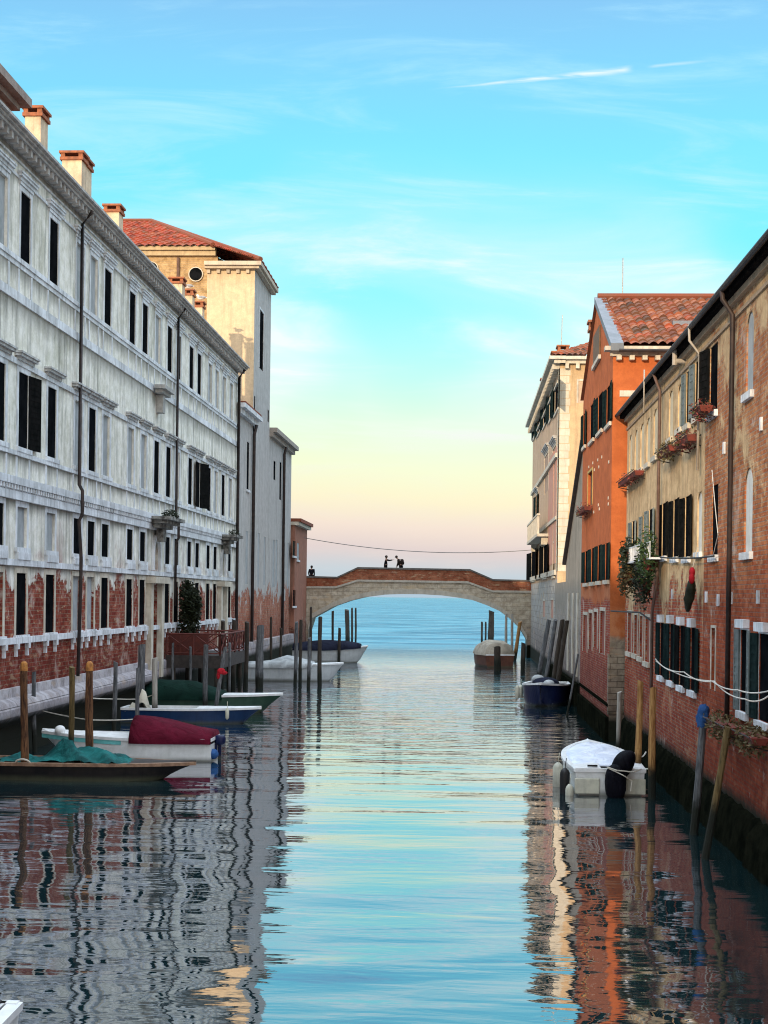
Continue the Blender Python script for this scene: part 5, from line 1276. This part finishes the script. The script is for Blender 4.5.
mb = MB(); mb.ball((L2*.38,.3,.78), (.16,.2,.15), 10, 7); part('white_buoy', mb, RIMW, b2, local=True, smooth=True)
# 3 blue boat, 4 green covered boat behind it
(a, Y3), (b, _) = by_px(120, 262, 723)
b3, rl, n_ = boat('rowing_boat', 'slim blue boat with white gunwale pointing out into the canal', (a+b)/2, Y3+.8, 0, b-a, 1.6, .52, HBLUE, RIMW, RIMW, bowrise=.12, foredeck=.42)
fender(b3, 1.4, -.86, .55, .07, .35)
(a, Y4), (b, _) = by_px(118, 284, 712)
b4, rl, n_ = boat('motorboat', 'dark green boat with pale deck and dark green canvas cover', (a+b)/2, Y4+1.0, 0, b-a, 1.9, .66, HGREEN, RIMW, RIMW, bowrise=.14, foredeck=.36)
cover(b4, rl, n_, .05, .64, CGREEN, [(0,.35),(.25,.6),(.7,.52),(1,.10)], seed=4)
xx, zz = onY(138, 700, Y3+.3)
mb = MB(); rnd = random.Random(9); rr = []
for i in range(9):
    t = i/8; hh = [0.0,.15,.32,.30,.5,.85,.75,.3,.0][i]
    rr.append([(xx-.45+.95*t, Y3+.1+.1*j+rnd.uniform(-.02,.02), zz-.42+hh*math.sin(math.pi*min(1,(j+1)/7))+rnd.uniform(-.02,.02)) for j in range(7)])
mb.loft(rr); tag(part('canvas_heap', mb, cloth('off_white_canvas', (.58,.55,.45)), smooth=True), 'crumpled off-white canvas peaks above the left end of the blue boat', 'canvas')
# 5 white boat with canvas, broadside by the grey block
(a, Y5), (b, _) = by_px(246, 344, 681)
b5, rl, n_ = boat('motorboat', 'grey white motorboat under a pale grey canvas among the dark poles', (a+b)/2, Y5+1.0, 0, b-a, 2.0, .9, HGREY, RIMW, RIMW, bowrise=.12, foredeck=.3)
cover(b5, rl, n_, .02, .72, CGREY, [(0,.10),(.35,.18),(.6,.5),(1,.12)], seed=6)
# 6 navy covered boat near the bridge
(a, Y6), (b, _) = by_px(290, 367, 662)
Y6 = 108.0; a = onY(292, 650, Y6)[0]; b = onY(367, 650, Y6)[0]
b6, rl, n_ = boat('motorboat', 'white hulled boat under navy canvas by the left foot of the bridge', (a+b)/2, Y6+1.1, 0, b-a, 2.2, .95, HGREY, RIMW, RIMW, bowrise=.25, foredeck=.25)
cover(b6, rl, n_, .02, .92, CNAVY, [(0,.35),(.4,.62),(.75,.5),(1,.2)], seed=8, drop=.1)
# 7 beige canvas boat under the right side of the arch
xc, Y7 = onZ(489, 667)
b7, rl, n_ = boat('motorboat', 'varnished motorboat with beige canvas hood moored under the right side of the arch', xc+.1, Y7+2.2, R(104), 5.2, 2.3, .85, HBROWN, RIMW, RIMW, bowrise=.3, foredeck=.0)
cover(b7, rl, n_, .0, .97, CBEIGE, [(0,.75),(.35,.95),(.65,.55),(1,.05)], seed=10, drop=.05, prof=lambda a: (1-a**4)**.6)
# 8 blue boat right
xc, Y8 = onZ(545, 707)
b8, rl, n_ = boat('motorboat', 'navy blue open boat with pale foredeck moored by the orange house', xc+.1, Y8+2.0, R(-90-8), 5.0, 2.05, .85, HNAVY, RIMW, RIMW, bowrise=.22, foredeck=.22)
mb = MB(); mb.ball((.9,.1,1.0), (.75,.6,.24), 12, 8); part('dark_bundle', mb, CNAVY, b8, local=True, smooth=True)
mb = MB(); mb.ball((.3,-.3,1.12), (.35,.3,.2), 10, 7); mb.ball((1.6,.3,1.02), (.3,.25,.15), 10, 7); part('pale_bundle', mb, CGREY, b8, local=True, smooth=True)
fender(b8, 1.0, -1.14, .8, .10, .55); fender(b8, -.4, -1.14, .75, .10, .55)
# 9 white boat in the right foreground, stern towards the camera
xs9, Y9 = onZ(607, 797); Lw = 5.6; hd = R(88.5)
b9, rl, n_ = boat('motorboat', 'white motorboat covered with a white plastic sheet, black hooded motor towards the viewer', xs9+.05, Y9+Lw/2+.35, R(91), Lw, 1.84, .60, HWHITE, RIMW, RIMW, bowfull=3.0, bowrise=.32, foredeck=.22, transom=.9)
cover(b9, rl, n_, .14, .90, CWHITE, [(0,.02),(.3,.08),(.7,.14),(1,.05)], seed=12, over=-.10, drop=-.01)
ts = -Lw/2
for s_ in (-1, 1):
    mb = MB(); mb.hexa([(ts+.0,s_*.20,.52),(ts+.0,s_*.86,.52),(ts+.75,s_*.90,.52),(ts+.75,s_*.20,.52),(ts+.0,s_*.20,.66),(ts+.0,s_*.86,.64),(ts+.75,s_*.90,.66),(ts+.75,s_*.20,.70)])
    part('stern_seat', mb, RIMW, b9, local=True, bevel=.04)
for s_ in (-1, 1):
    mb = MB(); mb.box(ts+.02, ts+.06, s_*.42-.12, s_*.42+.12, .645+.03, .72)
    part('cleat', mb, BLACKM, b9, local=True)
for s_ in (-1,1):
    mb = MB(); mb.box(ts-.06, ts-.005, s_*.55-.30, s_*.55+.30, .03, .40)
    part('transom_panel', mb, FEND, b9, local=True, bevel=.02)
mm = MB(); mm.ball((ts-.30,-.10,.34), (.24,.26,.44), 16, 10, .8); mo = part('outboard_motor', mm, CBLACK, b9, local=True, smooth=True)
mm = MB(); mm.ball((ts-.16,-.20,.76), (.26,.27,.34), 16, 10, .85); mm.v = [(x+(z-.5)*.10, y-(z-.5)*.35*(1 if z>.5 else 0), z) for x, y, z in mm.v]; part('hood', mm, CBLACK, mo, local=True, smooth=True)
mm = MB(); mm.box(ts-.38, ts-.22, -.24, -.08, -.6, .2); part('shaft', mm, BLACKM, mo, local=True)
mm = MB(); mm.tube([(ts-.40,.12,.72),(ts-.56,-.10,.66),(ts-.50,-.50,.62),(ts-.2,-.72,.66)], .016, 5); mm.tube([(ts-.42,.10,.70),(ts-.64,-.25,.55),(ts-.62,-.45,.42),(ts-.62,-.42,.18)], .014, 5); part('cord', mm, ROPE, mo, local=True)
fender(b9, ts+1.5, 1.13, .55, .13, .62); fender(b9, ts+.25, 1.06, .55, .12, .66, BLACKM); fender(b9, ts-.05, .97, .2, .10, .35, FEND)
line('mooring_rope', 'white rope tied from the stern of the white boat to the ochre pile', 'rope', [(xs9+.95, Y9+.5, .62), G(642,768,38.0), G(653,766,37.4)], .022, ROPEW, .05)
line('mooring_rope', 'short white rope looped round the far ochre pile', 'rope', [G(634,753,41), G(640,757,40.6), G(646,752,41)], .02, ROPEW, .05)
# 10 corner of a white boat, bottom left
xc, Yc = onZ(23, 1003, .62)
b10, rl, n_ = boat('motorboat', 'corner of a white boat deck with a thin dark rail at the bottom left', xc-.86, Yc-2.4, R(-90), 4.8, 1.75, .60, HWHITE, RIMW, RIMW, bowrise=.2, foredeck=.0, transom=.94)
mb = MB(); mb.loft([[(X_, ww-.12, z_+.04), (X_, -ww+.12, z_+.04)] for X_, ww, z_ in rl[:9]]); part('aft_deck', mb, HWHITE, b10, local=True)
mb = MB(); yy_ = .62
for k in (0, 1.0, 2.0): mb.tube([(-2.3+k,yy_,.64),(-2.3+k,yy_,.78)], .02, 6)
mb.tube([(-2.35,yy_,.79),(.2,yy_,.79)], .018, 6); mb.tube([(-2.3,yy_,.66),(-2.3,yy_,.645)], [.06,.06], 8)
part('rail', mb, BLACKM, b10, local=True)

# ================================================================== people on the bridge
def person(label, x, y, zf_, face, pose, jacket, height=1.74, backpack=False):
    """one skinned body; face = direction in radians about z (0 looks towards +x)"""
    root = thing('person', label, 'person', (x, y, zf_), face, 'people on the bridge')
    k = height/1.74
    lean = .18 if pose == 'lean' else 0
    J = {'pel':(0,0,.93),'wst':(.01+lean*.3,0,1.08),'chs':(.02+lean*.9,0,1.32),'nck':(.03+lean*1.3,0,1.48),'nk2':(.045+lean*1.6,0,1.55),'hd':(.07+lean*1.9,0,1.64),'top':(.06+lean*2,0,1.71)}
    for s_, n in ((1,'l'),(-1,'r')):
        J['hip'+n] = (0,s_*.09,.88); J['kne'+n] = (.03,s_*.10,.48); J['ank'+n] = (-.01,s_*.10,.09); J['toe'+n] = (.17,s_*.12,.03)
        J['sho'+n] = (.02+lean,s_*.19,1.42)
        if pose == 'point' and n == 'r': J['elb'+n] = (.30,s_*.20,1.36); J['wri'+n] = (.54,s_*.17,1.41); J['hnd'+n] = (.62,s_*.16,1.43)
        elif pose == 'lean': J['elb'+n] = (.04+lean,s_*.24,1.15); J['wri'+n] = (.14+lean,s_*.18,.94); J['hnd'+n] = (.17+lean,s_*.17,.87)
        else: J['elb'+n] = (.0,s_*.24,1.14); J['wri'+n] = (.10,s_*.22,.90); J['hnd'+n] = (.13,s_*.21,.82)
    E = [('pel','wst'),('wst','chs'),('chs','nck'),('nck','nk2'),('nk2','hd'),('hd','top')]
    for n in 'lr': E += [('pel','hip'+n),('hip'+n,'kne'+n),('kne'+n,'ank'+n),('ank'+n,'toe'+n),('chs','sho'+n),('sho'+n,'elb'+n),('elb'+n,'wri'+n),('wri'+n,'hnd'+n)]
    RAD = {'pel':.15,'wst':.135,'chs':.16,'nck':.07,'nk2':.055,'hd':.095,'top':.07,'hip':.095,'kne':.06,'ank':.042,'toe':.035,'sho':.065,'elb':.045,'wri':.03,'hnd':.035}
    def build(nm, keys, mat, grow=0, par=root):
        ks = [q for q in J if keys is None or q in keys]; ix = {q: i for i, q in enumerate(ks)}
        me = bpy.data.meshes.new(nm); me.from_pydata([tuple(c*k for c in J[q]) for q in ks], [(ix[a], ix[b]) for a, b in E if a in ix and b in ix], []); me.materials.append(mat)
        o = bpy.data.objects.new(nm, me); COL.objects.link(o); o.parent = par
        sk = o.modifiers.new('skin', 'SKIN'); sk.use_smooth_shade = True
        sv = me.skin_vertices.new() if not me.skin_vertices else me.skin_vertices[0]
        sv = me.skin_vertices[0]
        for q, i in ix.items():
            r_ = (RAD[q] if q in RAD else RAD[q[:3]])*k+grow; sv.data[i].radius = (r_*.85, r_) ; sv.data[i].use_root = (i == 0)
        sb = o.modifiers.new('sub', 'SUBSURF'); sb.levels = 1; sb.render_levels = 2
        return o
    body = build('body', None, SKIN)
    build('jacket', ['pel','wst','chs','shol','shor','elbl','elbr','wril','wrir'], jacket, .022)
    build('trousers', ['pel','hipl','hipr','knel','kner','ankl','ankr'], DARKCL, .015)
    hx, hz = J['hd'][0]*k, J['hd'][2]*k
    mb = MB(); mb.ball((hx-.025,0,hz+.035), (.115,.105,.115), 12, 8); part('hair', mb, HAIR, root, local=True, smooth=True)
    mb = MB(); mb.ball((hx+.10,0,hz-.01), (.022,.016,.02), 6, 4)
    for s_ in (-1,1): mb.ball((hx+.085,s_*.035,hz+.02), .012, 6, 4); mb.ball((hx+.0,s_*.10,hz), (.02,.012,.03), 6, 4)
    part('face_features', mb, SKIN, root, local=True, smooth=True)
    for s_, n in ((1,'l'),(-1,'r')):
        h = Vector(J['hnd'+n])*k; wv = (h-Vector(J['wri'+n])*k).normalized(); sd_ = wv.cross(Vector((0,0,1))).normalized(); mb = MB()
        for q in range(4): p0 = h+sd_*(.03-.02*q); mb.tube([p0, p0+wv*.05+Vector((0,0,-.006)), p0+wv*(.075+.008*(q in (1,2)))+Vector((0,0,-.02))], [.010,.009,.007], 5)
        mb.tube([h-wv*.02+sd_*.03, h+sd_*.055+wv*.03], [.012,.008], 5); part('fingers', mb, SKIN, root, local=True)
    if backpack:
        bp_ = thing('backpack', 'dark backpack worn by the person at the bridge crown', 'backpack', (x, y, zf_), face)
        mb = MB(); mb.ball((-.17+lean*.5,0,1.26), (.15,.17,.25), 12, 8, .8); mb.ball((-.27+lean*.5,0,1.18), (.08,.13,.14), 10, 7, .8); part('bag', mb, DARKCL2, bp_, local=True, smooth=True)
        mb = MB()
        for s_ in (-1,1): mb.tube([(-.08+lean*.4,s_*.12,1.44),(.06+lean*.9,s_*.13,1.50),(.17+lean*.8,s_*.13,1.34),(.10,s_*.15,1.10)], .018, 5)
        part('strap', mb, DARKCL2, bp_, local=True)
    return root
def stand(px, yb_): 
    Yp = YBR+1.0; x, _ = onY(px, 570, Yp); return x, Yp, interp(T, x)+.32
x, y, z = stand(385.6, 0); person('person in a dark jacket at the bridge crown stretching out one arm', x, y, z, R(4), 'point', DARKCL)
x, y, z = stand(401, 0); person('person at the bridge crown leaning forward with a dark backpack', x, y, z, R(172), 'lean', DARKCL2, backpack=True)
x, y, z = stand(311.5, 0); person('person in dark clothes on the left ramp of the bridge, seen above the parapet', x, y, z-.25, R(80), 'stand', DARKCL, 1.68)

# gulls on the small chimneys
def gull(label, px, py, Yg):
    x, z = onY(px, py, Yg); t = thing('seagull', label, 'seagull', (x, Yg, z-.2), 0, 'gulls on the chimneys')
    mb = MB(); mb.ball((x,Yg,z-.02), (.22,.10,.11), 12, 8); mb.ball((x-.20,Yg,z+.11), (.075,.06,.065), 10, 7); mb.tube([(x-.12,Yg,z+.02),(x-.18,Yg,z+.09)], [.08,.055], 8); mb.tube([(x+.18,Yg,z),(x+.36,Yg,z-.02)], [.06,.015], 6)
    part('body', mb, RIMW, t, smooth=True)
    mb = MB(); mb.ball((x+.06,Yg-.07,z+.01), (.22,.04,.08), 10, 6); mb.ball((x+.06,Yg+.07,z+.01), (.22,.04,.08), 10, 6); part('wing', mb, plain('gull_grey', (.3,.32,.34)), t, smooth=True)
    mb = MB(); mb.tube([(x-.26,Yg,z+.10),(x-.35,Yg,z+.08)], [.02,.006], 5)
    for s_ in (-1,1): mb.tube([(x,Yg+s_*.04,z-.1),(x,Yg+s_*.04,z-.22)], .01, 4)
    part('beak_and_legs', mb, GILT, t)
def _ch(px): return -15.2*F/(px-465)+.4
gull('white gull standing on the first of the three small chimneys before the tower', 188, 286, _ch(188.5))
gull('white gull standing on the last small chimney before the tower', 201, 297.5, _ch(198))
